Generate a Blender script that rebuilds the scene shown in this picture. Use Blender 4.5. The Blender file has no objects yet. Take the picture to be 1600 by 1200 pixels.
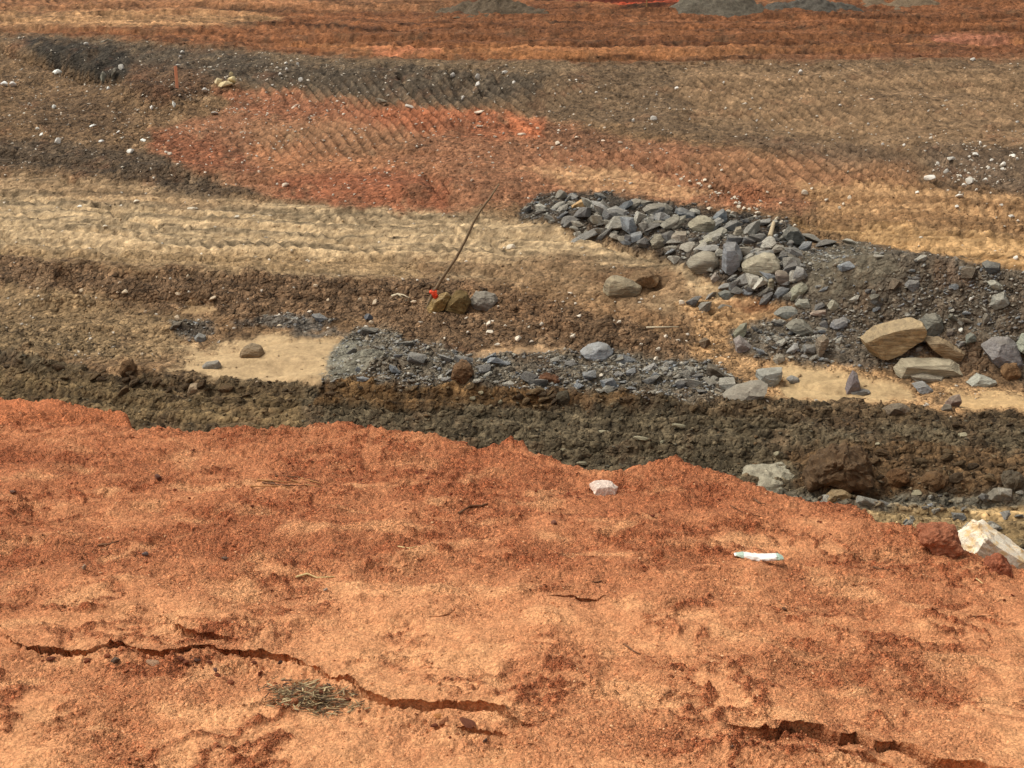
import bpy, bmesh, math, random
import numpy as np
from mathutils import Vector, Matrix, noise as mnoise

random.seed(7)
rng = np.random.default_rng(11)
SC = bpy.context.scene
COL = SC.collection

# ------------------------------------------------------------------ camera, sky, sun, exposure
PITCH = math.radians(20.0); F = 2462.0; H = 8.5          # F = focal length in pixels of a 1600 px wide picture
CT, ST = math.cos(PITCH), math.sin(PITCH)
cam = bpy.data.cameras.new('camera'); cam.sensor_width = 36; cam.lens = 36 * F / 1600
cam.clip_start = 0.1; cam.clip_end = 3000
camo = bpy.data.objects.new('camera', cam); COL.objects.link(camo)
camo.location = (0, 0, H); camo.rotation_euler = (math.pi / 2 - PITCH, 0, 0)
SC.camera = camo
SUN_EL, SUN_AZ = math.radians(58), math.radians(-80)      # azimuth from +Y (away from the camera) towards +X
w = bpy.data.worlds.new('World'); SC.world = w; w.use_nodes = True
nt = w.node_tree; bg = nt.nodes['Background']
sky = nt.nodes.new('ShaderNodeTexSky'); sky.sky_type = 'NISHITA'; sky.sun_disc = False
sky.sun_elevation = SUN_EL; sky.sun_rotation = SUN_AZ
sky.air_density = 1.0; sky.dust_density = 5.0; sky.ozone_density = 0.6
hs = nt.nodes.new('ShaderNodeHueSaturation'); hs.inputs['Saturation'].default_value = 0.25      # cloud cover: nearly grey light
nt.links.new(sky.outputs[0], hs.inputs['Color']); wm = nt.nodes.new('ShaderNodeMix'); wm.data_type = 'RGBA'; wm.blend_type = 'MULTIPLY'
wm.inputs[0].default_value = 1; wm.inputs[7].default_value = (1.0, 0.98, 0.93, 1); nt.links.new(hs.outputs[0], wm.inputs[6])
nt.links.new(wm.outputs[2], bg.inputs['Color']); bg.inputs['Strength'].default_value = 0.12
sl = bpy.data.lights.new('sun', 'SUN'); sl.energy = 1.15; sl.angle = math.radians(24); sl.color = (1.0, 0.965, 0.91)
so = bpy.data.objects.new('sun', sl); COL.objects.link(so)
sd = Vector((math.sin(SUN_AZ) * math.cos(SUN_EL), math.cos(SUN_AZ) * math.cos(SUN_EL), math.sin(SUN_EL)))
so.rotation_euler = sd.to_track_quat('Z', 'Y').to_euler(); so.location = sd * 60
SC.view_settings.view_transform = 'Standard'; SC.view_settings.look = 'None'
SC.view_settings.gamma = 1; SC.view_settings.exposure = 0.44
SC.view_settings.use_curve_mapping = False

# ------------------------------------------------------------------ small tools
def lin(c):
    c = np.asarray(c, float) / 255.0
    return np.where(c <= 0.04045, c / 12.92, ((c + 0.055) / 1.055) ** 2.4)
def sstep(a, b, x):
    t = np.clip((x - a) / (b - a), 0, 1); return t * t * (3 - 2 * t)
_perm = np.random.default_rng(5).permutation(512).astype(np.int64)
_ang = np.random.default_rng(6).random(512) * 2 * np.pi
_gx, _gy = np.cos(_ang).astype(np.float32), np.sin(_ang).astype(np.float32)
def pn(x, y, seed=0):
    """2D gradient noise, about -1..1"""
    xi = np.floor(x).astype(np.int64); yi = np.floor(y).astype(np.int64)
    xf = (x - xi).astype(np.float32); yf = (y - yi).astype(np.float32)
    u = xf * xf * xf * (xf * (xf * 6 - 15) + 10); v = yf * yf * yf * (yf * (yf * 6 - 15) + 10)
    a0 = (xi + seed * 37) & 511; a1 = (xi + 1 + seed * 37) & 511; b0 = yi & 511; b1 = (yi + 1) & 511
    p0, p1 = _perm[a0], _perm[a1]
    h = _perm[(p0 + b0) & 511]; n00 = _gx[h] * xf + _gy[h] * yf
    h = _perm[(p1 + b0) & 511]; n10 = _gx[h] * (xf - 1) + _gy[h] * yf
    h = _perm[(p0 + b1) & 511]; n01 = _gx[h] * xf + _gy[h] * (yf - 1)
    h = _perm[(p1 + b1) & 511]; n11 = _gx[h] * (xf - 1) + _gy[h] * (yf - 1)
    a = n00 + u * (n10 - n00); b = n01 + u * (n11 - n01)
    return (a + v * (b - a)) * 1.5
def fbm(x, y, f0, octs, seed=0, gain=0.5):
    s = 0; a = 1; t = 0
    for i in range(octs):
        s = s + a * pn(x * f0, y * f0, seed + i * 3); t += a; a *= gain; f0 *= 2.03
    return s / t
def project(X, Y, Z):
    D = H - Z; dep = Y * CT + D * ST
    return 800 + F * X / dep, 600 - F * (Y * ST - D * CT) / dep, dep
def ray(px, py):
    a = (px - 800) / F; b = (600 - py) / F
    return np.array([a, CT + b * ST, -ST + b * CT])

# ------------------------------------------------------------------ terrain: profile lines from near to far
# each line: where it is seen (row of the 1600x1200 picture per column) and how far below the camera it lies
EDGE = [(-400,640),(0,668),(150,668),(205,672),(300,674),(470,677),(500,664),(545,662),(570,672),(600,676),(655,688),(672,684),(700,690),
        (748,708),(762,701),(800,696),(815,697),(832,712),(870,722),(905,738),(930,744),(955,750),(985,741),(1005,734),(1060,730),(1100,738),
        (1130,744),(1170,756),(1230,775),(1270,786),(1325,786),(1345,797),(1370,815),(1420,824),(1450,834),(1480,846),(1500,862),(1530,870),(1560,880),(1600,892),(2000,930)]
def L(pts, px): return np.interp(px, [p[0] for p in pts], [p[1] for p in pts])
def feature(k, px):
    """(Y, D) of profile line k in column px"""
    def at_row(py, D):
        r = ray(px, py); return -r[1] / r[2] * D, D
    if k == 0: return 0.3, 1.95
    if k == 1: return at_row(1200, 2.15)
    e = L(EDGE, px)
    if k == 2: return at_row(e, 2.42)
    if k == 3:
        y0, d0 = at_row(e, 2.42)
        y1, d1 = at_row(623 + max(px, 0) * 0.16, 3.1)
        t = float(np.clip((px - 195) / 25, 0, 1)); t = t * t * (3 - 2 * t)
        return y1 + (y0 + 0.5 - y1) * t, d1 + (2.85 - d1) * t
    if k == 4: return 14.0, 8.55
    if k == 5: return at_row(L([(-400,660),(0,665),(500,690),(1600,800),(2000,820)], px), 8.6)
    if k == 6: return at_row(L([(-400,560),(0,575),(250,596),(500,606),(900,622),(1100,632),(1600,650),(2000,655)], px), 8.45)
    if k == 7: return at_row(L([(-400,530),(0,535),(500,548),(1100,575),(1600,600),(2000,610)], px), 8.42)
    if k == 8: return at_row(L([(-400,470),(0,480),(300,490),(560,505),(800,530),(1000,545),(1200,540),(1600,575),(2000,590)], px), 8.3)
    if k == 9: return at_row(L([(-400,400),(0,408),(200,425),(500,432),(700,435),(1000,470),(1200,470),(1600,480),(2000,490)], px), 7.85)
    if k == 10: return at_row(L([(-400,290),(0,300),(500,322),(800,332),(1200,350),(1600,372),(2000,380)], px), 7.55)
    if k == 11: return at_row(L([(-400,190),(0,200),(800,220),(1300,262),(1600,280),(2000,290)], px), 6.95)
    if k == 12: return at_row(L([(-400,40),(0,50),(200,64),(400,80),(560,92),(800,96),(1600,94),(2000,94)], px), 6.05)
    if k == 13: return at_row(L([(-400,2),(800,14),(1600,18),(2000,18)], px), 5.95)
    if k == 14: return 75.0, 5.3
    if k == 15: return 160.0, 3.5
    if k == 16: return 900.0, 1.5
NF = 17
# columns (u = X/Y) and rows (Y)
step_x = 2.15
uc = [i * step_x / F for i in range(-int(835 / step_x), int(835 / step_x) + 1)]
g = step_x / F
side = []; u = uc[-1]
while u < 1.6:
    g *= 1.07; u += g; side.append(u)
uc = np.array([-s for s in side[::-1]] + uc + side)
def prof_arrays(u):
    Ys, Ds = [], []
    for k in range(NF):
        px = 800 + F * u
        for _ in range(4):
            Y, D = feature(k, float(np.clip(px, -400, 2000)))
            px = 800 + F * u * Y / (Y * CT + D * ST)
        Ys.append(Y); Ds.append(D)
    for i in range(1, NF):
        if Ys[i] <= Ys[i - 1]: Ys[i] = Ys[i - 1] + 0.05
    return Ys, Ds
PY, PD = zip(*[prof_arrays(float(u)) for u in uc]); PY = np.array(PY); PD = np.array(PD)
# rows: even steps in the picture, measured on a middle column
mid = len(uc) // 2
yy = np.concatenate([np.geomspace(0.3, 12, 9000), np.linspace(12.001, 60, 14000), np.geomspace(60.01, 900, 3000)])
dd = np.interp(yy, PY[mid], PD[mid])
_, pyy, _ = project(0 * yy, yy, H - dd)
inc = np.abs(np.diff(pyy)) / 1.85
inc = np.where(yy[1:] < 2.7, inc * 0.03, inc)
bank = (yy[1:] > 7.2) & (yy[1:] < 14.5); inc = np.where(bank, 0.35 * np.diff(yy) / 0.12, inc)
near = (yy[1:] > 5.0) & (yy[1:] <= 8.6); inc = np.where(near, np.maximum(inc, np.diff(yy) / 0.026), inc)
inc = np.where((yy[1:] > 8.6) & (yy[1:] < 14.5), np.diff(yy) / 0.12, inc)
flat = (yy[1:] > 14.5) & (yy[1:] < 56); inc = np.where(flat, np.maximum(inc, np.diff(yy) / 0.16), inc)
inc = np.where(yy[1:] > 56, inc * 0.6 + np.diff(np.log(yy)) * 20, inc)
cum = np.concatenate([[0], np.cumsum(inc)])
rows = np.interp(np.arange(0, cum[-1]), cum, yy)
NR, NC = len(rows), len(uc)

Y = np.repeat(rows[:, None], NC, 1)
X = Y * uc[None, :]
Dg = np.empty_like(Y); Q = np.empty_like(Y)
for c in range(NC):
    Dg[:, c] = np.interp(rows, PY[c], PD[c]); Q[:, c] = np.interp(rows, PY[c], np.arange(NF))
# soften the profile's kinks beyond the clay bank
ker = np.hanning(31); ker /= ker.sum()
sm = np.apply_along_axis(lambda a: np.convolve(np.pad(a, 15, 'edge'), ker, 'valid'), 0, Dg)
bl = sstep(12, 15, Y); Dg = Dg * (1 - bl) + sm * bl
Z = H - Dg
PX0, PY0, DEP0 = project(X, Y, Z)
CLAY = Q < 3.0                      # top of the near clay bank and its lip
PIT = Y > 13.0

# ------------------------------------------------------------------ large relief of the pit (mounds, trench, windrow)
def blob(cx, cy, rx, ry, h, rot=0.0, p=2):
    dx, dy = PX0[PITS] - cx, PY0[PITS] - cy
    c, s = math.cos(rot), math.sin(rot)
    a = (dx * c + dy * s) / rx; b = (-dx * s + dy * c) / ry
    Z[PITS] += h * np.exp(-(a * a + b * b) ** (p / 2))
r0 = int(np.searchsorted(rows, 13.0)); PITS = (slice(r0, NR), slice(0, NC))
for a in [(885,350,70,16,.22,.1),(990,370,90,18,.38,.15),(1110,415,90,24,.42,.35),(1205,430,80,24,.45,.2),
          (1380,478,130,34,.75,.15),(1560,505,140,40,.8,.15),(1740,520,150,40,.8,.1),(1225,548,70,16,.22),(1480,560,120,14,.25),
          (575,580,45,12,.28),(650,584,70,9,.12),(780,588,90,8,.08),(950,588,110,8,.08),(1080,594,80,7,.06),
          (1315,762,52,16,.42),(1470,765,70,12,.18),(1575,775,60,14,.2),
          (235,158,65,14,.45,.1),(120,106,70,7,-1.3,.28),(40,88,60,7,-.5,.3),(165,122,30,6,-.9),(330,145,50,8,.25),
          (640,300,60,10,.12),(250,275,120,10,.15),(100,425,60,8,.2),(200,432,50,6,.15),
          (300,470,60,6,-.22),(210,470,50,6,-.15),(480,465,60,6,-.15),(400,440,50,5,.12),(560,445,50,5,.15),(640,455,60,6,.12),
          (1015,450,34,8,-.22,.2),(880,520,60,8,.15),(1000,540,60,6,.1),(1180,480,30,8,-.12),(100,480,80,8,.18),(140,520,60,6,.12),
          (390,505,60,5,.15),(290,515,50,5,.15),(440,575,90,12,-.06),(1330,610,120,14,-.08)]:
    blob(*a)
# broad unevenness
xs, ys = X[PITS], Y[PITS]; q = Q[PITS]; px0, py0 = PX0[PITS], PY0[PITS]
zz = Z[PITS]
zz += 0.16 * fbm(xs, ys, 0.22, 2, 3) * sstep(14, 18, ys)
# windrow of clods pushed up along the far edge of the dark track
wl = np.interp(px0, [-400,0,250,500,900,1100,1600], [548,556,594,604,622,634,652])
wr = np.exp(-((py0 - wl) / 7.5) ** 2)
zz += wr * 0.20 * np.clip(0.55 + fbm(xs, ys, 1.1, 3, 9) * 1.5, 0, 2) * np.interp(px0, [-400,1000,1250,2000], [1,1,.25,.25])
# tyre ruts along the dark track
rut = np.zeros_like(zz)
for off, d in ((20, .10), (34, .13), (66, .12), (84, .10), (118, .08)):
    rl = wl + off + 6 * pn(xs * .25, xs * 0 + off, 2)
    rut -= d * np.exp(-((py0 - rl) / 4.5) ** 2); rut += .5 * d * np.exp(-((py0 - rl - 8) / 4) ** 2)
zz += rut * (px0 < 1250)
Z[PITS] = zz
PXm, PYm, DEPm = project(X, Y, Z)

# ------------------------------------------------------------------ soils: which soil lies where
RX0, RY0, RS = -400, -60, 4
gx, gy = np.meshgrid(np.arange(RX0, 2004, RS), np.arange(RY0, 1000, RS))
def poly_sd(P):
    """signed distance (inside positive) in picture units"""
    P = np.array(P, float); n = len(P); best = np.full(gx.shape, 1e9); ins = np.zeros(gx.shape, bool)
    for i in range(n):
        a, b = P[i], P[(i + 1) % n]; e = b - a; wx, wy = gx - a[0], gy - a[1]
        t = np.clip((wx * e[0] + wy * e[1]) / max(e @ e, 1e-9), 0, 1)
        best = np.minimum(best, (wx - t * e[0]) ** 2 + (wy - t * e[1]) ** 2)
        c = ((a[1] > gy) != (b[1] > gy)) & (gx < (b[0] - a[0]) * (gy - a[1]) / ((b[1] - a[1]) or 1e-9) + a[0]); ins ^= c
    d = np.sqrt(best); return np.where(ins, d, -d)
COLR = np.zeros(gx.shape + (3,)); COLR[:] = lin((122, 96, 68)); ROUGH = np.full(gx.shape, .5); CHIP = np.full(gx.shape, .1)
KIND = np.zeros(gx.shape, int); TRK = np.zeros(gx.shape)
# kind: 0 pit floor, 1 far road, 2 slope, 3 dark track, 4 wash sand, 5 rubble
def soil(P, feather, col, rough=None, chip=None, kind=None, op=1.0, track=None):
    sd_ = poly_sd(P); m = sstep(-feather, feather, sd_) * op
    COLR[:] = COLR * (1 - m[..., None]) + lin(col) * m[..., None]
    if rough is not None: ROUGH[:] = ROUGH * (1 - m) + rough * m
    if chip is not None: CHIP[:] = CHIP * (1 - m) + chip * m
    if track is not None: TRK[:] = TRK * (1 - m) + track * m
    if kind is not None: KIND[m > 0.5] = kind
SOILS = [
 ([(-400,-60),(2004,-60),(2004,93),(1500,93),(800,96),(540,92),(400,80),(200,63),(60,52),(-400,45)],5,(118,76,48),.6,.1,1,1,1),
 ([(-400,14),(200,16),(430,22),(440,36),(200,42),(-400,44)],7,(172,134,94),.35,.1,None,.8),
 ([(-400,-60),(700,-60),(720,16),(300,14),(-400,12)],5,(142,100,68),.6,.1,None,.9),
 ([(430,50),(900,40),(1600,45),(2004,45),(2004,60),(1400,64),(900,58),(500,62)],6,(108,70,44),None,None,None,.8),
 ([(1000,66),(1500,70),(2004,72),(2004,92),(1400,92),(1000,92)],6,(112,70,46),None,None,None,.8),
 ([(430,66),(1000,76),(1600,60),(1600,70),(1000,88),(560,82)],5,(156,106,66),None,None,None,.7),
 ([(1450,54),(1540,52),(1600,58),(1560,68),(1460,66)],4,(172,112,86),.3,None,None,.8),
 ([(570,74),(680,72),(690,80),(600,84)],4,(170,108,76),.3,None,None,.8),
 ([(930,-60),(1075,-60),(1060,8),(960,6)],3,(140,58,36),.5,None,None,1),
 # dark and brown slope above the red clay
 ([(-10,52),(200,64),(400,81),(540,93),(800,97),(1500,95),(2004,95),(2004,300),(1600,300),(1400,272),(1300,262),(1150,225),(1000,206),(900,190),(800,172),(700,166),(560,160),(480,150),(400,136),(300,124),(190,130),(100,112),(0,74)],8,(108,88,66),.5,.35,2,1,.35),
 ([(30,56),(200,68),(420,86),(600,100),(860,112),(840,158),(700,160),(500,142),(360,124),(200,128),(100,116)],10,(80,70,57),.6,.5,None,.9,.2),
 ([(1060,100),(2004,97),(2004,215),(1500,232),(1300,225),(1080,180)],30,(132,106,78),.4,.3,None,.9,.5),
 ([(400,84),(900,97),(900,112),(420,100)],6,(118,98,74),None,None,None,.8),
 ([(1430,228),(2004,232),(2004,330),(1600,308),(1480,292)],10,(98,82,66),.6,.4,None,.85,.1),
 ([(1140,215),(1320,225),(1440,250),(1440,272),(1320,262),(1200,240)],8,(96,78,62),.6,.3,None,.6,.3),
 # brown heap at the left
 ([(-400,55),(-10,58),(110,116),(190,132),(300,122),(340,150),(240,190),(230,232),(350,282),(250,302),(100,282),(-400,250)],8,(116,92,66),.65,.4,2),
 ([(205,100),(320,108),(335,150),(230,160),(190,130)],8,(98,74,54),.8,.3,None,.9),
 ([(-400,205),(60,222),(230,238),(330,278),(430,300),(300,304),(100,264),(-400,250)],9,(82,70,56),.7,.4,None,.85),
 ([(40,160),(150,150),(220,180),(160,215),(60,200)],12,(94,74,54),None,None,None,.7),
 # red clay slope
 ([(338,138),(420,140),(560,160),(700,170),(850,182),(960,215),(1150,235),(1300,262),(1420,285),(1250,338),(1100,322),(930,302),(800,322),(700,332),(450,314),(400,294),(300,264),(232,237),(240,200),(330,185),(360,160)],8,(142,99,71),.5,.25,2,1,.35),
 ([(430,278),(560,265),(690,276),(700,326),(560,320),(440,306)],10,(146,90,62),.4,.1,None,.9,.2),
 ([(336,140),(440,144),(560,165),(600,186),(480,192),(370,176)],8,(140,92,65),.5,.1,None,.9,.2),
 ([(236,205),(330,214),(410,268),(300,264),(240,236)],8,(134,84,58),.6,.2,None,.9,.1),
 ([(380,195),(540,188),(660,220),(560,245),(400,232)],14,(140,104,74),None,.5,None,.75),
 ([(380,234),(560,238),(700,262),(560,266),(430,276)],10,(168,116,80),None,None,None,.7),
 ([(560,160),(800,176),(790,220),(600,200)],12,(152,90,60),.6,.3,None,.7),
 ([(780,180),(860,186),(850,216),(800,210)],6,(190,114,76),.4,.3,None,.8),
 ([(850,190),(960,215),(1000,235),(900,240),(860,225)],8,(104,76,56),.8,.8,None,.6),
 ([(820,262),(960,262),(1080,290),(1160,300),(1050,306),(900,296)],10,(166,126,90),.4,.3,None,.85,1),
 ([(1120,230),(1440,262),(1440,310),(1230,310),(1080,262)],16,(140,104,74),None,None,None,.7),
 ([(1100,285),(1180,290),(1240,318),(1180,325),(1110,312)],8,(138,88,60),.8,1.,None,.7),
 ([(1240,290),(1440,285),(1600,308),(2004,320),(2004,372),(1600,362),(1300,348)],12,(150,114,78),.45,.4,0,.9,.8),
 ([(1235,345),(1400,350),(1600,368),(2004,372),(2004,460),(1620,428),(1500,402),(1350,374)],6,(158,122,80),.35,.1,0,1,1),
 # tan compacted terrace
 ([(-400,262),(100,276),(300,302),(450,320),(700,333),(830,345),(900,368),(960,384),(1060,402),(1110,450),(1180,470),(1230,482),(1150,520),(1000,475),(850,440),(600,428),(500,434),(300,418),(100,402),(-400,390)],8,(162,140,108),.3,.15,0,1,1),
 ([(-400,262),(100,276),(300,302),(420,322),(300,330),(100,305),(-400,280)],10,(150,122,90),.5,.2,None,.8,.6),
 ([(-400,372),(200,392),(560,395),(700,412),(680,430),(400,424),(100,404),(-400,400)],8,(150,122,86),.35,.1,None,.8,.1),
 ([(640,398),(900,400),(1060,425),(1100,470),(950,475),(760,430),(660,425)],14,(134,106,76),.45,.2,None,.85,.2),
 ([(900,420),(1000,415),(1040,440),(960,445)],8,(118,90,64),None,None,None,.7),
 ([(940,470),(1090,480),(1100,510),(1000,505),(900,490)],12,(148,114,80),.4,.2,None,.7,.1),
 # brown scarp
 ([(-400,398),(60,402),(200,424),(400,426),(560,436),(700,432),(860,470),(960,500),(1080,522),(1100,562),(900,552),(700,540),(560,505),(300,485),(100,452),(-400,440)],7,(114,90,66),.8,.3,0,1,0),
 ([(-400,438),(100,452),(300,500),(290,560),(100,562),(-400,548)],10,(140,116,84),.6,.25,0,.9,.1),
 ([(-400,500),(60,505),(180,530),(200,560),(-400,550)],10,(122,102,74),.8,.3,None,.8,0),
 ([(700,440),(860,470),(880,510),(760,500)],14,(126,96,68),None,None,None,.7),
 ([(370,500),(430,488),(530,500),(480,518)],5,(98,94,86),.7,.9,5,.85),
 ([(248,506),(300,503),(350,515),(320,538),(270,528)],5,(92,86,76),.8,.9,5,.85),
 ([(30,58),(110,66),(200,80),(205,112),(190,130),(150,126),(80,100)],6,(58,52,43),.6,.3,None,.95,0),  # shade of the trench put into the soil colour as a dark patch
 # wash sand
 ([(258,580),(300,556),(270,545),(330,548),(370,530),(400,530),(440,524),(560,532),(530,556),(505,597),(400,600),(300,594)],8,(188,160,120),.08,.0,4),
 ([(455,520),(520,516),(540,524),(470,528)],3,(112,104,92),.5,.8,None,.8),
 ([(700,546),(870,540),(905,548),(760,556)],3,(188,152,112),.1,.1,4),
 ([(262,477),(330,476),(332,484),(272,485)],2,(186,154,112),.1,0,4,.9),
 ([(1060,470),(1190,462),(1245,484),(1200,500),(1150,520),(1130,560),(1200,562),(1300,566),(1370,572),(1430,600),(1600,610),(2004,620),(2004,642),(1500,640),(1300,638),(1200,622),(1120,592),(1085,560),(1100,520)],5,(170,134,94),.6,.6,0),
 ([(1125,468),(1185,464),(1220,482),(1150,486)],6,(146,106,74),.6,.5,None,.9),
 ([(1205,572),(1290,572),(1420,600),(1440,622),(1300,634),(1230,618)],9,(188,160,118),.10,.02,4),
 ([(1480,614),(1600,612),(2004,620),(2004,640),(1500,634)],4,(188,156,112),.14,.02,4),
 # shale rubble bands and heaps
 ([(498,600),(502,560),(545,520),(600,514),(660,534),(760,552),(880,546),(960,552),(1100,566),(1160,600),(1200,622),(1100,628),(900,614),(760,604),(600,596)],9,(106,97,82),.9,.8,5),
 ([(505,545),(560,535),(600,560),(560,592),(500,595)],5,(130,126,110),.15,.2,5,.8),
 ([(690,538),(740,535),(750,548),(700,552)],3,(104,76,54),.8,.5,None,.7),
 ([(1140,520),(1160,505),(1235,492),(1250,470),(1235,440),(1228,385),(1330,378),(1450,396),(1560,412),(1620,430),(2004,480),(2004,610),(1600,600),(1500,562),(1400,566),(1280,572),(1180,558),(1150,545)],5,(98,88,74),.6,.6,5),
 ([(1250,392),(1360,388),(1400,430),(1330,470),(1260,450)],12,(104,96,80),.25,.35,None,.9),
 ([(1380,500),(1600,560),(1600,600),(1500,590)],8,(104,84,64),.6,.5,None,.7),
 ([(1450,400),(1500,410),(1530,440),(1470,450)],6,(108,88,70),.6,.6,None,.6),
 ([(806,328),(830,312),(870,302),(925,299),(1010,312),(1130,332),(1225,345),(1262,372),(1245,470),(1180,464),(1120,445),(1060,402),(960,378),(870,352),(815,345)],4,(78,70,60),.8,.7,5),
 # the dark track
 ([(-400,540),(0,546),(140,582),(280,597),(500,600),(700,600),(900,614),(1100,628),(1250,630),(1400,642),(1600,646),(2004,650),(2004,1000),(-400,1000)],5,(90,79,60),1.,.45,3,1,0),
 ([(-400,545),(140,580),(470,605),(490,680),(300,682),(-400,640)],10,(92,75,52),.95,.25,None,.85),
 ([(-400,560),(130,590),(420,640),(300,660),(-400,620)],12,(108,90,62),None,.3,None,.6),
 ([(400,622),(478,622),(486,662),(430,674),(280,655)],12,(132,110,76),.5,.1,None,.6),
 ([(500,600),(800,606),(1000,625),(980,640),(760,638),(500,636)],8,(100,74,44),1.,.3,None,.85),
 ([(1080,628),(1350,640),(2004,655),(2004,690),(1300,665),(1060,645)],8,(84,68,48),1.,.3,None,.8),
 ([(1240,702),(1400,690),(1600,715),(2004,720),(2004,775),(1500,768),(1260,775)],10,(94,72,48),1.,.3,None,.9),
 ([(1150,775),(1350,775),(1600,765),(2004,770),(2004,830),(1500,825),(1300,820),(1180,790)],8,(104,98,84),.9,1.,None,.9),
 ([(1340,800),(1480,795),(1600,800),(2004,800),(2004,850),(1500,850),(1380,830)],6,(142,118,80),.5,.4,None,.8),
 ([(1520,792),(1640,790),(1640,812),(1540,812)],3,(190,158,110),.1,.1,None,.9),
]
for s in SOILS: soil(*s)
def sample(A, px, py):
    fx = np.clip((px - RX0) / RS, 0, gx.shape[1] - 1.001); fy = np.clip((py - RY0) / RS, 0, gx.shape[0] - 1.001)
    ix, iy = fx.astype(int), fy.astype(int); tx, ty = fx - ix, fy - iy
    if A.ndim == 3: tx, ty = tx[..., None], ty[..., None]
    return (A[iy, ix] * (1 - tx) + A[iy, ix + 1] * tx) * (1 - ty) + (A[iy + 1, ix] * (1 - tx) + A[iy + 1, ix + 1] * tx) * ty
# the borders between soils wander
pxm, pym = PXm[PITS], PYm[PITS]
near_f = np.clip(28.0 / ys, .5, 1.4)
wx = 44 * near_f * fbm(xs, ys * .7, .9, 6, 20, .72); wy = 22 * near_f * fbm(xs, ys * .7, 1.0, 6, 31, .72)
spx, spy = pxm + wx, pym + wy
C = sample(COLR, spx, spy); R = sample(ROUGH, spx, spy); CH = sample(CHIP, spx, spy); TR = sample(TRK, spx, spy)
ki = KIND[np.clip(((spy - RY0) / RS).astype(int), 0, gx.shape[0] - 1), np.clip(((spx - RX0) / RS).astype(int), 0, gx.shape[1] - 1)]

# ------------------------------------------------------------------ fine relief of the pit
hz = np.zeros_like(xs)
farf = sstep(30, 46, ys)
n1 = fbm(xs, ys, 1.6, 3, 40, .6); n2 = fbm(xs, ys, 5.5, 3, 50, .65); n3 = fbm(xs, ys, 21., 2, 60, .6)
b2 = 1 - np.abs(pn(xs * 3.1, ys * 3.9, 71)) * 2; b3 = 1 - np.abs(pn(xs * 7, ys * 10, 72)) * 2
n2b = fbm(xs * .62, ys, 5.5, 3, 52, .6); hz += R * (0.085 * n1 + 0.060 * n2b + 0.008 * n3)
hz += np.clip(R - .40, 0, 1) * (0.080 * b2 + 0.026 * b3) + (.3 + R) * .006 * pn(xs * 9, ys * 14, 73)
# dozer passes: long streaks that follow the ground, with slanted grouser marks
qs = q * 4.0
qw = qs + .28 * fbm(xs, ys, .5, 3, 79)
st = pn(xs * .13, qw * 2.7, 80) + .7 * pn(xs * .35, qw * 6.3, 81) + .5 * pn(xs * .8, qw * 15., 82)
hz += farf * ((q < 12) * .06 * R * (pn(xs * 3.2, ys * 2.1, 74)) + .10 * R * (q < 12) * pn(xs * 1.9, ys * .9, 75))
hz += TR * 0.065 * st
band = sstep(-.12, .12, pn(xs * .10, qs * 2.6, 83) + .25 * pn(xs * .7, ys * .7, 91)) * TR
ph = (xs + .55 * (ys - 30) + .16 * pn(xs * .7, ys * .7, 84)) / np.where(q > 12, .30, .25)
saw = (ph - np.floor(ph)); hatch = band * (np.abs(saw - .5) * 2 - .5) * np.clip(.8 + 1.2 * pn(xs * 1.3, ys * 2., 85), 0, 1.6); hz += 0.065 * hatch * (1 - .3 * farf)
ribp = (xs + .42 * ys + .25 * pn(xs * .5, ys * .5, 92)) / .26; ribp = ribp - np.floor(ribp)
ribm = (.15 + .85 * sstep(300, 420, pxm)) * sstep(.0, .25, pn(xs * .22, ys * .3, 93) + .12) * sstep(10.4, 10.9, q) * (1 - sstep(11.75, 11.95, q))
ribs = ribm * (np.abs(ribp - .5) * 2 - .5); hz += .11 * ribs
# marks running down the upper slope
slope_m = sstep(10.6, 11., q) * (1 - sstep(11.9, 12.05, q))
hz += slope_m * 0.05 * pn(xs * 3.6 + ys * .9, ys * .8, 86) * (.5 + pn(xs * .4, ys * .6, 87))
gash = np.exp(-((pxm - 745) / 75) ** 2 - ((pym - 128) / 26) ** 2)
hz -= gash * .12 * np.clip(pn(xs * 1.9 - ys * .5, ys * .25, 88) * 2.2, 0, 1)
# thin torn lines that follow the passes
ln = pn(xs * .16, qw * 1.7, 76); ln2 = pn(xs * .3, qw * 3.9, 77)
hz -= (TR > .3) * (.075 * np.exp(-(ln / .035) ** 2) + .045 * np.exp(-(ln2 / .04) ** 2)) * np.clip(.4 + 1.6 * pn(xs * .6, ys * .6, 78), 0, 1.4)
# far road ruts
fr = sstep(12.0, 12.15, q) * (1 - sstep(13., 13.3, q))
hz += fr * (0.10 * pn(xs * .05, ys * 1.5, 89) + .05 * pn(xs * .12, ys * 3.4, 90) + .05 * n2)
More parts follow.
